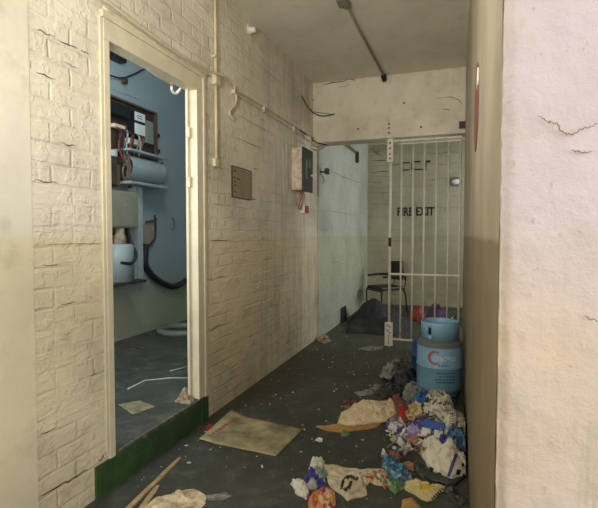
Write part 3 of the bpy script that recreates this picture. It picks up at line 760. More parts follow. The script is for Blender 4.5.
# base layer of the pile: dark film that everything lies on
crumple('black_bin_liner', [(392, 444), (388, 425), (396, 406), (410, 396), (440, 393), (462, 400), (468, 430), (469, 470), (455, 486), (430, 480), (408, 462)], M['clearbag'], 'large torn dark grey bin liner spread beneath the main litter pile', 'bin liner', dome=.003, rough=.005, seed=11, soft=True, layer=.001, freq=14, rings=22, seg=90, flat=False, xmax=WX)
crumple('black_plastic_bag', [(380, 377), (386, 370), (394, 362), (404, 360), (414, 364), (418, 374), (417, 386), (404, 388), (390, 383)], M['blackbag'], 'shiny black crumpled bag at the top of the pile by the cylinder foot', 'bag', dome=.09, rough=.05, seed=12, freq=16, soft=True, z0=0, flat=False, rings=20, seg=80, jag=.03)
crumple('grey_wrap_and_sheen', [(379, 377), (386, 367), (396, 360), (406, 360), (401, 367), (396, 374), (390, 380)], M['greybag'], 'pale grey sheet added as painted sheen on the shiny black bag', 'plastic film', dome=.03, rough=.05, seed=13, freq=22, soft=True, z0=.045, layer=.006, jag=.03)  # added sheet; its pale grey paints the sheen of the bag beneath
crumple('black_plastic_bag', [(374, 395), (380, 386), (392, 382), (404, 386), (406, 394), (396, 399), (382, 399)], M['blackbag'], 'flat black bag between the shiny black bag and the cream sheet', 'bag', dome=.05, rough=.035, seed=14, freq=18, soft=True, z0=0, flat=False, rings=16, seg=70, jag=.02)
crumple('grey_wrap_and_sheen', [(401, 399), (404, 388), (414, 384), (426, 390), (428, 398), (416, 403)], M['greybag'], 'dull grey crumpled film just in front of the light blue cylinder', 'plastic film', dome=.05, rough=.03, seed=15, freq=16, jag=.02)
crumple('grey_paper_scrap', [(354, 393), (362, 391), (371, 391), (376, 385), (383, 384), (379, 391), (370, 396), (358, 396)], M['greybag'], 'thin curled grey scrap left of the flat black bag', 'paper scrap', dome=.012, rough=.012, seed=16, freq=18, z0=0)
crumple('brown_wrapper', [(340, 408), (345, 402), (352, 401), (358, 402), (355, 408), (346, 413)], patt('brown_red_print', [(96, 72, 50), (150, 120, 80), (130, 50, 40), (60, 56, 48)], 50), 'small brown and red wrapper at the top left of the cream sheet', 'wrapper', dome=.02, rough=.02, seed=17, freq=22, z0=0)
crumple('tan_cardboard_strip', [(315, 427.5), (326, 426), (340, 426), (352, 424), (372, 420), (381, 423), (376, 428), (356, 431), (338, 433), (328, 431)], M['tan'], 'pointed tan cardboard strip sticking out below the cream sheet', 'cardboard', dome=.012, rough=.008, seed=18, freq=14, z0=0)
crumple('cream_paper_sheet', [(337, 425), (341, 414), (352, 407), (362, 402), (371, 400), (380, 402), (391, 400), (399, 411), (398, 419), (388, 422), (370, 424), (352, 426)], M['cream'], 'large cream crumpled paper sheet on the left of the main pile', 'paper', dome=.035, rough=.022, seed=19, freq=10, z0=0.012, rings=20, seg=90, jag=.012)
crumple('green_bottle_cap', [(340, 434), (343, 431), (349, 432), (348, 436), (343, 437)], M['greenfoil'], 'tiny green scrap under the tip of the tan strip', 'paper scrap', dome=.012, rough=.01, seed=20, z0=0)
crumple('maroon_carton', [(393, 399), (399, 397), (405, 410), (400, 414), (396, 412)], M['maroon'], 'dull maroon carton piece right of the cream sheet', 'carton', dome=.02, rough=.006, seed=21, freq=10, layer=.03)
crumple('red_wrapper', [(398, 418), (400, 411), (406, 411), (409, 416), (405, 423), (399, 423)], M['redfoil'], 'bright red crumpled wrapper in the middle of the main pile', 'wrapper', dome=.03, rough=.02, seed=22, freq=26, layer=.02)
crumple('beige_wrapper', [(405, 420), (407, 411), (414, 407), (421, 409), (422, 417), (415, 422)], M['beigewrap'], 'beige wrapper with green print right of the red wrapper', 'wrapper', dome=.03, rough=.02, seed=23, freq=22, layer=.03)
crumple('blue_wrapper', [(413, 404), (418, 398), (425, 396), (427, 403), (424, 410), (417, 408)], M['bluefoil'], 'light blue foil wrapper next to the striped newspaper', 'wrapper', dome=.04, rough=.02, seed=24, freq=24, layer=.03)
crumple('striped_newspaper', [(423, 416), (424, 404), (430, 395), (438, 392), (446, 398), (453, 408), (456, 418), (448, 424), (434, 424)], M['news'], 'crumpled white newspaper with black stripes below the cylinder', 'newspaper', dome=.045, rough=.035, seed=25, freq=15, layer=.02, rings=20, seg=80, jag=.012)
crumple('checked_paper_bag', [(441, 434), (444, 424), (452, 418), (462, 417), (467, 426), (466, 438), (455, 441)], M['check'], 'white bag with black checks squeezed against the right wall', 'bag', dome=.045, rough=.028, seed=26, freq=16, layer=.02, xmax=WX, rings=18, seg=70)
crumple('purple_wrapper', [(409, 430), (413, 423), (424, 422), (428, 430), (425, 438), (414, 437)], M['purple'], 'crumpled purple foil wrapper left of the blue carton', 'wrapper', dome=.035, rough=.025, seed=27, freq=22, layer=.015)
crumple('lilac_wrapper', [(407, 436), (410, 430), (419, 430), (421, 437), (414, 440)], M['lilac'], 'pale lilac wrapper tucked against the purple foil', 'wrapper', dome=.02, rough=.015, seed=28, freq=24, layer=.035)
crumple('grey_green_scrap', [(422, 424), (426, 418), (436, 420), (442, 428), (434, 432), (425, 430)], patt('mixed_dark_print', [(70, 70, 64), (150, 140, 116), (60, 60, 60), (180, 170, 140), (90, 76, 110)], 46), 'mottled dark wrapper below the striped newspaper', 'wrapper', dome=.02, rough=.02, seed=29, freq=24, layer=.03)
crumple('white_purple_packet', [(385, 425), (390, 421), (398, 424), (406, 429), (411, 435), (407, 437), (398, 433), (388, 430)], M['purplewhite'], 'long white and purple packet just below the cream sheet', 'packet', dome=.015, rough=.008, seed=30, freq=12, layer=.012)
crumple('white_card_strip', [(389, 440), (393, 436), (401, 440), (411, 446), (415, 450), (410, 452), (400, 446)], M['whitebag'], 'narrow white card strip at the left edge of the main pile', 'card', dome=.008, rough=.005, seed=31, freq=10, layer=.01)
crumple('pink_wrapper', [(407, 445), (410, 438), (418, 439), (423, 446), (418, 452), (411, 450)], M['pinkcard'], 'brownish pink wrapper beside the white card strip', 'wrapper', dome=.022, rough=.015, seed=32, freq=22, layer=.012)
crumple('green_wrapper', [(419, 452), (420, 444), (427, 443), (429, 449), (425, 455)], M['greenfoil'], 'muted green film scrap left of the large off-white bag', 'wrapper', dome=.015, rough=.012, seed=33, freq=22, layer=.014)
# blue carton
def carton():
    c = surf(433, 437)
    root = empty('blue_carton', c, 'bright blue and white flattened carton in the middle of the main pile', 'carton')
    rot = Matrix.Translation(c+Vector((0, 0, .045))) @ Matrix.Rotation(R(-8), 4, 'Z') @ Matrix.Rotation(R(38), 4, 'X')
    MB().box((-.062, .0, -.01), (.062, .055, .012), .003, mat=rot).build('blue_panel', M['bluecard'], root)
    MB().box((-.064, -.05, -.012), (-.012, .002, .009), .003, mat=rot).build('white_flap', M['whitebag'], root)
    MB().box((.008, -.05, -.012), (.058, .002, .009), .003, mat=rot).build('white_flap', M['whitebag'], root)
carton()
crumple('blue_crisp_packet', [(446, 446), (446, 436), (452, 431), (463, 434), (468, 443), (466, 451), (456, 450)], patt('blue_grey_foil', [(60, 100, 150), (90, 140, 180), (60, 80, 110), (120, 150, 170)], 40, .3), 'crumpled blue silver packet near the right wall above the off-white bag', 'packet', dome=.04, rough=.03, seed=34, freq=20, layer=.02, xmax=WX)
crumple('violet_wrapper', [(440, 444), (441, 437), (448, 437), (450, 444), (445, 447)], M['purple'], 'small violet wrapper between blue carton and blue silver packet', 'wrapper', dome=.02, rough=.02, seed=35, freq=24, layer=.03)
bb_ = crumple('carrier_bag', [(420, 455), (421, 446), (430, 443), (440, 444), (450, 447), (463, 452), (467, 464), (466, 476), (452, 479), (436, 474), (428, 467)], M['bigbag'], 'large off-white crumpled carrier bag at the front of the main pile', 'bag', dome=.06, rough=.04, seed=36, freq=9, layer=.015, rings=22, seg=96, xmax=WX, jag=.01)
def on_top(o, px, py, lift=.002):
    """the point of object O seen at a pixel, from its own mesh"""
    dg = bpy.context.evaluated_depsgraph_get()
    r = Vector(ray(px, py)).normalized(); org = Vector((0, 0, H))
    ok, loc, nrm, _ = o.ray_cast(o.matrix_world.inverted() @ org, r)
    return (o.matrix_world @ loc)+nrm*lift if ok else None
bpy.context.view_layer.update()
def patch(o, pts, name, mat, lift=.003, n=6):
    """a printed mark laid on the surface of O between four corners"""
    m = MB(); g = []
    (ax, ay), (bx, by), (cx, cy), (dx, dy) = pts
    for i in range(n+1):
        row = []
        for k in range(n+1):
            u, v = i/n, k/n
            px = (ax*(1-u)+bx*u)*(1-v)+(dx*(1-u)+cx*u)*v; py = (ay*(1-u)+by*u)*(1-v)+(dy*(1-u)+cy*u)*v
            p = on_top(o, px, py, lift); row.append(m.bm.verts.new(p) if p else None)
        g.append(row)
    for i in range(n):
        for k in range(n):
            q = (g[i][k], g[i+1][k], g[i+1][k+1], g[i][k+1])
            if all(q): m.bm.faces.new(q)
    if not len(m.bm.faces): m.bm.free(); return
    for v in [v for v in m.bm.verts if not v.link_faces]: m.bm.verts.remove(v)
    return m.build(name, mat, o)
patch(bb_, [(455, 453), (457.5, 454), (450, 477), (447, 476)], 'purple_stripe', plain('purple_print', (86, 76, 130), .5, bump=0))
for q in [[(457, 469), (461, 470), (459, 475), (455.5, 474)], [(462, 463), (464, 464), (463, 467), (461, 466)], [(430, 467), (434, 469), (433, 471), (429, 469)], [(436, 472), (442, 473), (441, 475), (435, 474)], [(462, 474), (464.5, 473), (464, 476), (462, 477)]]:
    patch(bb_, q, 'black_print', M['black'], n=3)
crumple('clear_film_strip', [(400, 452), (406, 450), (416, 460), (428, 474), (438, 486), (430, 487), (416, 474)], M['clearbag'], 'dark translucent film strip trailing along the left of the carrier bag', 'plastic film', dome=.02, rough=.02, seed=38, freq=16, z0=0, flat=False)

# torn shreds filling the pile
rd = random.Random(21); m = MB()
cols = ['whitebag', 'purple', 'bluefoil', 'cream', 'blackbag', 'greybag', 'pinkcard', 'lilac', 'beigewrap', 'whitebag', 'purplewhite', 'whitebag', 'check']
frag = [MB() for _ in cols]
m = MB(); bpy.context.view_layer.update()
pile_ = [o for o in COL.objects if o.type == 'MESH' and o.parent is None and o.name.split('.')[0] in ('striped_newspaper', 'carrier_bag', 'cream_paper_sheet', 'checked_paper_bag', 'maroon_carton')]
for _ in range(190):
    px, py = rd.uniform(386, 464), rd.uniform(396, 458)
    if px+py < 800 or (px < 400 and py < 424) or (px > 440 and py < 432): continue
    p = surf(px, py); sz = rd.uniform(.012, .034); k = rd.randrange(len(cols)); m.mi = k
    ax = Vector((rd.uniform(-1, 1), rd.uniform(-1, 1), rd.uniform(-.3, .5))).normalized()*sz*rd.uniform(1, 2); ay = Vector((rd.uniform(-1, 1), rd.uniform(-1, 1), rd.uniform(-.1, .9))).normalized()*sz
    c = p+Vector((0, 0, rd.uniform(.012, .05))); g = []
    if c.x > .03: continue
    for i in range(4):
        g.append([m.bm.verts.new(c+ax*(i/3-.5)+ay*(j/3-.5)+Vector((0, 0, rd.uniform(-.4, .4)*sz*.6))) for j in range(4)])
    for i in range(3):
        for j in range(3): m.bm.faces.new((g[i][j], g[i+1][j], g[i+1][j+1], g[i][j+1])).material_index = k
fr = m.build('litter_shreds', [M[c] for c in cols], weld=False)
so = fr.modifiers.new('thick', 'SOLIDIFY'); so.thickness = .001
tag(fr, 'small torn shreds of foil, film and paper among the main litter pile', 'litter', kind='stuff')

# ------------------------------------------------------------------ litter: near group
sh = crumple('beige_carrier_bag', [(320, 466), (326, 465), (345, 468), (362, 470), (388, 469), (394, 473), (390, 478), (372, 479), (367, 487), (368, 496), (358, 498), (347, 502), (342, 497), (334, 491), (326, 478)], M['beige'], 'flattened beige carrier bag with dark brown emblem at the front of the floor', 'bag', dome=.010, rough=.014, seed=41, freq=10, z0=0, layer=.003, rings=20, seg=110)
bpy.context.view_layer.update()
for q in [[(342, 480), (346, 476), (343, 488), (340, 490)], [(346, 476), (352, 475), (351, 478), (346, 480)], [(350, 475), (359, 478), (357, 481), (351, 479)], [(343, 489), (349, 486), (351, 489), (345, 492)], [(350, 481), (353, 481), (351, 488), (348, 487)]]:
    patch(sh, q, 'dark_emblem', plain('dark_brown_print', (58, 40, 30), .5, bump=0), n=4)
crumple('white_paper_cup', [(309, 470), (311, 463), (318, 460), (325, 464), (322, 471), (314, 474)], M['whitebag'], 'crushed white paper cup at the top left of the near litter', 'paper cup', dome=.035, rough=.025, seed=42, freq=20, z0=0, layer=.004)
crumple('indigo_wrapper', [(303, 481), (305, 474), (313, 472), (318, 476), (327, 484), (324, 489), (312, 485)], M['purple'], 'indigo wrapper between the crushed cup and the white tissue', 'wrapper', dome=.03, rough=.02, seed=43, freq=22, z0=0)
crumple('clear_packet', [(313, 480), (316, 470), (323, 468), (327, 476), (324, 484)], plain('pale_green_film', (156, 178, 166), .25, c2=(120, 140, 130)), 'pale green translucent packet beside the crushed cup', 'packet', dome=.025, rough=.025, seed=44, freq=22, z0=0, layer=.006)
crumple('white_tissue', [(291, 485), (296, 482), (305, 486), (308, 494), (306, 500), (298, 496)], M['whitebag'], 'crumpled white tissue at the far left of the near litter', 'tissue', dome=.03, rough=.02, seed=45, freq=20, z0=0)
crumple('grey_tissue', [(307, 487), (311, 481), (319, 484), (317, 490), (310, 490)], plain('pale_grey_tissue', (190, 190, 182), .7), 'small pale grey tissue below the indigo wrapper', 'tissue', dome=.025, rough=.015, seed=46, freq=22, z0=0, layer=.005)
crumple('orange_snack_bag', [(309, 503), (313, 495), (320, 489), (329, 488), (334, 494), (337, 503), (334, 514), (318, 518), (309, 512)], M['orangebag'], 'orange and pink crumpled snack bag at the bottom edge of the near litter', 'snack bag', dome=.03, rough=.025, seed=47, freq=18, z0=0, layer=.006)
crumple('printed_strip', [(360, 475), (372, 474), (384, 473), (388, 478), (394, 486), (384, 489), (374, 484), (362, 483)], M['sweetstrip'], 'multicoloured printed strip between the beige bag and teal packet', 'wrapper', dome=.02, rough=.015, seed=48, freq=24, z0=0, layer=.008)
crumple('teal_crisp_packet', [(381, 466), (382, 457), (391, 457), (399, 461), (406, 470), (413, 482), (404, 483), (393, 480), (386, 474)], M['teal'], 'shiny teal blue crisp packet in the middle of the near litter', 'crisp packet', dome=.025, rough=.028, seed=49, freq=18, z0=0, layer=.010, rings=18, seg=76)
crumple('pink_paper_scrap', [(387, 456), (390, 452), (399, 453), (402, 458), (397, 461), (390, 459)], M['pinkcard'], 'brownish pink scrap touching the top of the teal packet', 'paper scrap', dome=.025, rough=.015, seed=50, freq=22, z0=0)
crumple('white_paper_scrap', [(381, 453), (384, 450), (387, 453), (386, 457), (382, 457)], M['whitebag'], 'tiny white scrap above the teal packet', 'paper scrap', dome=.02, rough=.01, seed=51, freq=22, z0=0)
crumple('pink_card_scrap', [(402, 463), (407, 461), (413, 466), (414, 471), (408, 470)], M['pinkcard'], 'folded pinkish card scrap on the right side of the teal packet', 'card', dome=.02, rough=.01, seed=52, freq=18, z0=0)
crumple('green_film_scrap', [(386, 484), (392, 480), (404, 482), (404, 490), (396, 495), (389, 491)], M['greenfoil'], 'green translucent film left of the yellow packet', 'plastic film', dome=.02, rough=.018, seed=53, freq=22, z0=0, layer=.004)
yp = crumple('yellow_packet', [(403, 489), (406, 481), (414, 481), (428, 484), (444, 487), (444, 492), (434, 501), (428, 503), (415, 496)], M['yellow'], 'flat yellow and cream packet with black barcode stripes at the front', 'packet', dome=.02, rough=.012, seed=54, freq=12, z0=0, layer=.004, rings=18, seg=80)
bpy.context.view_layer.update()
for k in range(6):
    x = 431+k*1.9; y = 498.5-k*1.9
    patch(yp, [(x, y), (x+1.1, y-1), (x+2.6, y+1.0), (x+1.5, y+2.0)], 'barcode_stripe', M['black'], n=3)
crumple('brown_card_piece', [(400, 508), (404, 501), (413, 499), (416, 505), (422, 512), (405, 516)], M['tan'], 'torn tan card at the bottom edge below the yellow packet', 'cardboard', dome=.01, rough=.008, seed=55, freq=12, z0=0)
crumple('grey_film_scrap', [(440, 488), (446, 485), (456, 492), (468, 502), (462, 506), (450, 500)], M['clearbag'], 'dark translucent film scrap right of the yellow packet', 'plastic film', dome=.015, rough=.02, seed=56, freq=18, z0=0, flat=False)
for i, (x, y, w_, lab) in enumerate([(319, 440, 4.5, 'small pale scrap alone on the floor above the near litter'), (262, 467, 1.6, 'tiny white chip left of the near litter, closest to the cardboard mat')]):
    crumple('paper_scrap', [(x-w_, y+1), (x-w_*.3, y-1.3), (x+w_, y-.8), (x+w_*.7, y+1.6)], M['whitebag'], lab, 'paper scrap', dome=.008, rough=.006, seed=60+i, z0=0)

# ------------------------------------------------------------------ left floor: mat, planks, torn sheet
def flat_sheet(name, poly, mat, label, cat, z=.003, thick=.004, curl=None, parent=None, n=14, seed=0, rough=.003, zf=0.0):
    P = [onZ(q[0], q[1], zf) for q in poly]            # 4 corners
    m = MB(); top = []; bot = []
    for i in range(n+1):
        a, b = [], []
        for k in range(n+1):
            u, v = i/n, k/n
            p = (P[0]*(1-u)+P[1]*u)*(1-v)+(P[3]*(1-u)+P[2]*u)*v
            h = z+rough*abs(noise.noise(p*7+Vector((seed, 0, 0))))+(curl(u, v) if curl else 0)
            a.append(m.bm.verts.new((p.x, p.y, zf+h+thick))); b.append(m.bm.verts.new((p.x, p.y, zf+h)))
        top.append(a); bot.append(b)
    for i in range(n):
        for k in range(n):
            m.bm.faces.new((top[i][k], top[i+1][k], top[i+1][k+1], top[i][k+1])).smooth = True
            m.bm.faces.new((bot[i][k], bot[i][k+1], bot[i+1][k+1], bot[i+1][k]))
    for k in range(n):
        for A_, B2 in (((0, k), (0, k+1)), ((n, k), (n, k+1)), ((k, 0), (k+1, 0)), ((k, n), (k+1, n))):
            m.bm.faces.new((top[A_[0]][A_[1]], top[B2[0]][B2[1]], bot[B2[0]][B2[1]], bot[A_[0]][A_[1]]))
    o = m.build(name, mat, parent, weld=False)
    if label: tag(o, label, cat)
    return o
mt = flat_sheet('cardboard_mat', [(232, 414), (303, 430), (276, 457), (199, 441)], M['matt'], 'dirty flattened cardboard sheet on the floor by the step', 'cardboard', curl=lambda u, v: .028*max(0, 1-u*5)*(1-v*.7), seed=3)
bpy.context.view_layer.update()
rd = random.Random(5)
for k in range(9):
    u = k/9; x = 236-u*29+rd.uniform(-.5, .5); y = 417.5+u*20+rd.uniform(-.3, .3)
    patch(mt, [(x-1.5, y-.3), (x+2.2, y+.3), (x+1.2, y+1.5), (x-2.4, y+1.2)], 'faded_print', M['matred'], n=3)
def plank(name, p, q, width, thick, label, seed):
    a, b = onZ(*p), onZ(*q); d = (b-a).normalized(); s_ = Vector((-d.y, d.x, 0))
    m = MB(); n = 16; rd = random.Random(seed); L_, R_ = [], []
    rows = []
    for i in range(n+1):
        t = i/n; c = a.lerp(b, t); w1 = width*.5*(1-.55*max(0, t-.85)/.15)*(1+rd.uniform(-.12, .1)); 
        rows.append([m.bm.verts.new(c+s_*w1+Vector((0, 0, .001))), m.bm.verts.new(c+s_*w1+Vector((0, 0, thick))), m.bm.verts.new(c-s_*w1+Vector((0, 0, thick))), m.bm.verts.new(c-s_*w1+Vector((0, 0, .001)))])
    for i in range(n):
        for k in range(4): m.bm.faces.new((rows[i][k], rows[i][(k+1) % 4], rows[i+1][(k+1) % 4], rows[i+1][k]))
    m.bm.faces.new(rows[0]); m.bm.faces.new(rows[-1])
    tag(m.build(name, M['wood'], weld=False), label, 'plank')
plank('timber_plank', (118, 520), (180, 459), .024, .012, 'long thin splintered timber batten lying along the green step', 1)
plank('timber_plank', (134, 520), (158, 487), .028, .010, 'short broken timber batten beside the long thin one', 2)
crumple('torn_pulp_sheet', [(146, 508), (155, 499), (172, 494), (186, 490), (196, 490), (208, 497), (204, 505), (196, 512), (150, 524), (136, 518)], M['bigpaper'], 'ragged pale torn sheet on the floor at the lower left', 'paper', dome=.02, rough=.02, seed=70, freq=8, z0=0, rings=18, seg=90, jag=.012)
crumple('thin_film_trail', [(205, 497), (225, 492), (232, 497), (222, 501), (208, 501)], M['greybag'], 'faint grey film trailing right from the torn sheet', 'plastic film', dome=.003, rough=.006, seed=71, freq=12, z0=0)
crumple('red_scrap', [(205, 428), (209, 425), (213, 426), (209, 431)], M['redfoil'], 'small red scrap by the corner of the green step', 'paper scrap', dome=.008, rough=.006, seed=72, z0=0)
# fine grit and flecks: nobody could count it
m = MB(); rd = random.Random(77)
for _ in range(520):
    x = rd.uniform(-1.6, .0); y = rd.uniform(2.0, 5.6) if rd.random() < .85 else rd.uniform(5.6, 8.5)
    if y < 3.4 and x > -.5 and rd.random() < .3: continue
    s_ = rd.choice([.0015, .002, .003, .004, .007])*rd.uniform(.7, 1.3)
    bb = bmesh.new(); bmesh.ops.create_icosphere(bb, subdivisions=1, radius=s_)
    for v in bb.verts: v.co = Vector((v.co.x*rd.uniform(.7, 2), v.co.y, v.co.z*.5))
    bb.transform(Matrix.Translation((x, y, s_*.4)) @ Matrix.Rotation(rd.uniform(0, 6), 4, 'Z')); m.join(bb)
tag(m.build('floor_grit', M['litter'], weld=False), 'pale grit and plaster flecks scattered over the dark corridor floor', 'grit', kind='stuff')

# ------------------------------------------------------------------ side room contents
SX = RX
def SR(px, py, d=0): return onX(px, py, RX+d)
# meter board
mb_ = empty('meter_board', (RX, 4.3, 2.2), 'dark wooden board of meters, fuses and loose wires on the blue room wall', 'meter board')
MB().box((RX, 3.55, 2.10), (RX+.03, 4.68, 2.70), .004).build('back_board', M['brownboard'], mb_)
m = MB(); m.box((RX, 3.55, 2.70), (RX+.07, 4.70, 2.72)); m.box((RX, 4.68, 2.10), (RX+.07, 4.70, 2.72)); m.build('frame', M['boardback'], mb_)
f1 = MB().box((RX+.03, 4.22, 2.37), (RX+.12, 4.40, 2.63), .006).build('fuse_switch', M['black'], mb_)
m = MB().box((RX+.12, 4.225, 2.53), (RX+.126, 4.395, 2.62), .001); m.box((RX+.12, 4.225, 2.385), (RX+.126, 4.395, 2.50), .001)
m.build('white_label', M['white'], f1)
m = MB()
for k in range(2): m.box((RX+.125, 4.26, 2.555+.025*k), (RX+.128, 4.34, 2.563+.025*k))
m.build('label_print', M['black'], f1)
f2 = MB().box((RX+.03, 4.44, 2.33), (RX+.10, 4.58, 2.58), .006).build('meter', M['greymetal'], mb_)
m = MB().box((RX+.10, 4.455, 2.36), (RX+.106, 4.565, 2.56), .001); m.build('glass', plain('dull_meter_glass', (150, 156, 150), .25), f2)
MB().box((RX+.03, 4.16, 2.27), (RX+.11, 4.38, 2.33), .006).build('terminal_block', M['whitecer'], mb_)
MB().box((RX+.03, 3.95, 2.40), (RX+.09, 4.12, 2.44), .01).build('connector_block', M['cream'], mb_)
MB().box((RX+.03, 3.7, 2.52), (RX+.13, 4.15, 2.64), .01).build('switch_housing', M['black'], mb_)
MB().box((RX+.03, 3.78, 2.10), (RX+.10, 3.98, 2.16), .006).build('label_strip', M['white'], mb_)
rd = random.Random(6)
for k in range(11):
    y0 = 3.92+k*.035; c_ = [M['redcable'], M['blackcable'], M['blackcable'], M['greycable'], M['dullwhite']][k % 5]
    p0 = Vector((RX+.09, y0+.08, 2.40)); p1 = Vector((RX+.19, y0+rd.uniform(-.05, .02), 2.32)); p2 = Vector((RX+.17, y0-.04+rd.uniform(-.05, .05), 2.18)); p3 = Vector((RX+.16, 4.02+rd.uniform(-.08, .12), 1.98)); p4 = Vector((RX+.10, 4.08+rd.uniform(-.1, .1), 1.80))
    MB().tube(smooth_path([p0, p1, p2, p3, p4], 5), .009, 6).build('loose_wire', c_, mb_)
for z in (2.46, 2.28):
    MB().box((RX, 4.76, z), (RX+.03, 4.80, z+.04), .002).build('wall_catch', M['black'], mb_)
# metal canopy box with rounded front
def halfbox():
    root = empty('rounded_switch_box', (RX, 4.5, 1.85), 'pale metal box with a rounded drum front mounted below the meter board', 'electrical box')
    y0, y1, zc, r = 4.04, 4.62, 2.01, .135
    m = MB(); seg = 14; rows = []
    for y in (y0, y1):
        row = [m.bm.verts.new((RX+.02, y, zc-r))]
        for k in range(seg+1):
            a = -math.pi/2+math.pi*k/seg; row.append(m.bm.verts.new((RX+.10+r*math.cos(a), y, zc+r*math.sin(a))))
        row.append(m.bm.verts.new((RX+.02, y, zc+r))); rows.append(row)
    for k in range(len(rows[0])-1):
        m.bm.faces.new((rows[0][k], rows[0][k+1], rows[1][k+1], rows[1][k])).smooth = True
    m.build('drum_front', M['palemetal'], root)
    for y in (y0, y1): MB().box((RX+.01, y-.004, zc-r+.01), (RX+.20, y+.004, zc+r-.01), .003).build('end_plate', M['boardback'], root)
    MB().box((RX, 3.98, zc+r+.015), (RX+.25, 4.66, zc+r+.04), .008).build('top_flange', M['palemetal'], root)
    MB().box((RX, 4.02, zc-r-.045), (RX+.23, 4.66, zc-r-.015), .006).build('bottom_flange', M['palemetal'], root)
halfbox()
bx = empty('steel_switch_cabinet', (RX, 4.0, 1.37), 'large plain grey steel cabinet on the room wall left of the trunking', 'electrical cabinet')
cabm = MB().box((RX, 3.35, 1.375), (RX+.20, 4.16, 1.745), .006).build('housing', M['greymetal'], bx)
MB().box((RX+.2, 3.37, 1.39), (RX+.206, 4.14, 1.73), .003).build('lid', M['greymetal'], bx)
MB().tube([(RX+.206, 3.95, 1.60), (RX+.216, 3.95, 1.60)], .012, 8).build('screw', M['steel'], bx)
bx2 = empty('brown_relay_box', (RX, 3.9, 1.78), 'brown square box with wires standing on top of the grey steel cabinet', 'electrical box')
MB().box((RX+.01, 3.5, 1.80), (RX+.16, 3.90, 2.08), .008).build('housing', M['brownboard'], bx2)
MB().box((RX+.01, 3.90, 1.80), (RX+.12, 3.99, 2.02), .008).build('side_cover', M['boardback'], bx2)
tk = empty('cable_trunking', (RX, 4.3, .9), 'pale vertical metal trunking running down the blue room wall', 'trunking')
MB().box((RX, 4.24, .82), (RX+.10, 4.37, 1.83), .006).build('channel', plain('pale_trunking_paint', (196, 206, 200), .45), tk)
MB().box((RX+.10, 4.25, .83), (RX+.104, 4.27, 1.82)).build('lid_edge', M['palemetal'], tk)
bb2 = MB().box((RX, 3.4, .84), (RX+.03, 4.24, 1.375), .003)
tag(bb2.build('backing_board', M['boardback']), 'plain brownish backing board behind the pale metal drum', 'board')
dr = empty('metal_drum_housing', (RX+.12, 3.95, .80), 'pale cylindrical cable housing under the grey steel cabinet', 'electrical fitting')
c = Vector((RX+.15, 3.93, .83))
MB().lathe([(0, 0), (.135, 0), (.135, .36), (.12, .38), (0, .38)], c, 28).build('drum', M['palemetal'], dr)
MB().box((RX+.03, 3.55, .80), (RX+.28, 4.18, .83), .004).build('shelf', M['brownboard'], dr)
MB().lathe([(0, .36), (.06, .36), (.06, .46), (.045, .48), (.045, .54), (0, .54)], c, 18).build('neck', M['brick'], dr)
MB().tube(smooth_path([(RX+.17, 4.03, 1.375), (RX+.18, 4.05, 1.25), (RX+.27, 4.03, 1.10), (RX+.30, 3.92, 1.02), (RX+.29, 3.78, 1.03)], 6), .016, 8).build('bent_cable', M['blackcable'], dr)
bc = MB().tube(smooth_path([SR(146, 244, .036), SR(145, 262, .036), SR(148, 270, .036), SR(155, 278, .036), SR(165, 284, .036), SR(176, 286, .036), SR(190, 277, .036), SR(198, 262, .036), SR(201, 230, .036), SR(201, 120, .036), SR(201, 98, .036)], 6), .036, 12)
tag(bc.build('thick_black_cable', M['blackcable']), 'thick black cable curving in a sagging loop over the blue wall', 'cable')
pc = MB().tube(smooth_path([SR(155, 215, .02), SR(155.5, 230, .02), SR(154, 240, .02), SR(147, 247, .03)], 6), .012, 8)
pc.tube(smooth_path([SR(146, 222, .02), SR(152, 221, .02), SR(157, 219, .02)], 4), .009, 8)
tag(pc.build('thin_wall_cable', M['rust']), 'thin rusty cable bent down beside the trunking', 'cable')
pp_ = MB().box((RX, 4.50, 1.16), (RX+.006, 4.68, 1.42), .001)
tag(pp_.build('pinkish_wall_patch_plate', plain('pinkish_plate', (176, 160, 146), .7)), 'small pinkish plate on the wall right of the trunking', 'plate')
m = MB().tube(smooth_path([SR(172, 217, .006), SR(174, 221, .02), SR(174, 228, .02), SR(172, 230, .006)], 4), .008, 6)
tag(m.build('bent_bracket', M['greycable']), 'small bent metal loop on the empty blue wall', 'bracket')
m = MB().tube(smooth_path([SR(105, 72, .03), SR(112, 76, .05), SR(122, 78, .05), SR(132, 75, .05), SR(146, 68, .03)], 6), .009, 8)
dw = tag(m.build('drooping_wire', M['blackcable']), 'thin black wire drooping high on the blue wall inside the doorway', 'wire')
p = SR(125, 79, .05)
MB().box((p.x-.02, p.y-.025, p.z-.05), (p.x+.02, p.y+.025, p.z+.01), .006).build('connector', M['rust'], dw)
m = MB().box((RX, SR(109, 55).y-.2, SR(112, 54).z-.07), (RX+.10, SR(119, 55).y, SR(112, 54).z+.0), .006)
tag(m.build('dark_ceiling_fitting', M['black']), 'dark fitting at the top left of the blue room wall', 'fitting')
m = MB().tube(smooth_path([(XL-.10, 2.66, 2.295), (XL-.12, 2.69, 2.25), (XL-.12, 2.74, 2.245), (XL-.10, 2.77, 2.292)], 6), .009, 10)
m.tube([(XL-.11, 2.67, 2.275), (XL-.10, 2.3, 2.305)], .009, 8)
tag(m.build('white_pipe_hook', M['whitecer']), 'white bent pipe hook under the head of the door frame', 'pipe')
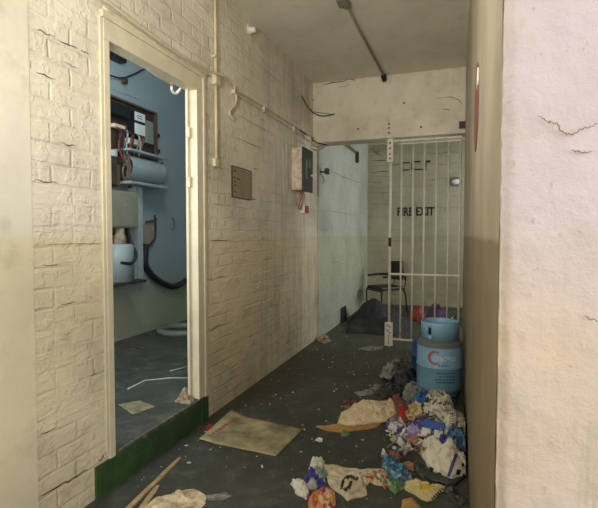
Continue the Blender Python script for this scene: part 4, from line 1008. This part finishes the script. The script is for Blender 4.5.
# room floor litter
def RF(px, py, dz=0): return onZ(px, py, FZ+dz)
flat_sheet('card_tile', [(118, 405), (140, 401), (156, 407), (133, 415)], plain('pale_card', (152, 142, 108), .8, c2=(100, 94, 76), scale=16), 'square pale card lying on the dark floor inside the doorway', 'card', zf=FZ, thick=.003, z=.001)
m = MB().tube([RF(128, 389, .006), RF(145, 380.5, .006), RF(170, 378, .006), RF(190, 378, .006)], .006, 6)
tag(m.build('bent_white_strip', M['dullwhite']), 'long bent white plastic strip on the room floor', 'strip')
m = MB().tube([RF(170, 371, .006), RF(190, 366, .006)], .005, 6)
tag(m.build('short_white_strip', M['dullwhite']), 'short straight white strip behind the long bent one', 'strip')
m = MB().tube([RF(124, 347, .008), RF(134, 346, .01), RF(144, 348, .008)], .008, 6)
tag(m.build('thin_stick', M['brownboard']), 'thin brown stick near the foot of the blue wall', 'stick')
c = RF(183, 332)
m = MB(); m.lathe([(.20, 0), (.28, .0), (.295, .03), (.28, .06), (.24, .065), (.20, .05), (.20, 0)], c, 36)
tag(m.build('coiled_hose_ring', plain('pale_grey_hose', (120, 122, 112), .6)), 'pale ring like a coiled hose on the floor by the far room wall', 'ring')
crumple('rubble_lump', [(176, 402), (180, 396), (186, 391), (192, 388), (196, 398), (190, 404), (182, 404)], M['brick'], 'pale broken masonry lump on the room floor against the door jamb', 'rubble', dome=.03, rough=.03, seed=90, freq=16, z0=FZ)

# ------------------------------------------------------------------ light
def area(name, loc, rot, sx, sy, power, color):
    l = bpy.data.lights.new(name, 'AREA'); l.shape = 'RECTANGLE'; l.size = sx; l.size_y = sy; l.energy = power; l.color = color
    o = bpy.data.objects.new(name, l); COL.objects.link(o); o.location = loc; o.rotation_euler = rot; return o
area('entrance_daylight', (.2, -3.1, 1.7), (R(90), 0, 0), 3.0, 2.4, 24, (1.0, .97, .96))
area('side_opening_daylight', (2.3, -1.3, 1.6), (R(90), 0, R(90)), 2.3, 2.4, 75, (1.0, .975, .95))
area('recess_window_daylight', (2.2, 7.3, 1.8), (R(90), 0, R(90)), 1.9, 1.2, 42, (.98, 1.0, .97))
area('side_room_window_daylight', (-2.7, .35, 1.9), (R(90), 0, 0), 1.0, 1.6, 35, (.95, .98, 1.0))
def lamp(name, loc, power, color, rad, aim=None, cone=80):
    l = bpy.data.lights.new(name, 'SPOT' if aim else 'POINT'); l.energy = power; l.color = color; l.shadow_soft_size = rad
    o = bpy.data.objects.new(name, l); COL.objects.link(o); o.location = loc
    if aim:
        l.spot_size = R(cone); l.spot_blend = 1.0
        o.rotation_euler = (Vector(aim)-Vector(loc)).to_track_quat('-Z', 'Y').to_euler()
lamp('corridor_fill_point', (-.85, .95, 2.1), 14, (1.0, .97, .90), .22)  # added fill light out of view, brightens corridor walls and ceiling; no fitting
lamp('corridor_fill_spot', (-.75, -.1, 1.65), 180, (1.0, .97, .91), .12, (-.85, 4.9, 2.65), 76)  # added unseen spot fill, aimed up to lift the ceiling and beam
lamp('side_room_fill_point', (-2.2, 3.05, 2.95), 27, (.95, .98, 1.0), .15)  # added fill for the side room wall, placed to spare the door jamb
wd = bpy.data.worlds.new('World'); scene.world = wd; wd.use_nodes = True
bg = wd.node_tree.nodes['Background']; bg.inputs['Color'].default_value = (.80, .88, 1.0, 1); bg.inputs['Strength'].default_value = .4

cam = bpy.data.cameras.new('camera'); co = bpy.data.objects.new('camera', cam); COL.objects.link(co)
cam.sensor_fit = 'HORIZONTAL'; cam.sensor_width = 36; cam.lens = 36*F/598; cam.clip_start = .02
co.location = (0, 0, H); co.rotation_euler = (R(90)-PITCH, 0, YAW)
scene.camera = co
vs_ = scene.view_settings; vs_.view_transform = 'Standard'; vs_.look = 'None'; vs_.gamma = 1; vs_.exposure = 0.45; vs_.use_curve_mapping = False
scene.cycles.use_denoising = True
scene.cycles.max_bounces = 8; scene.cycles.diffuse_bounces = 5
scene.cycles.sample_clamp_indirect = 6
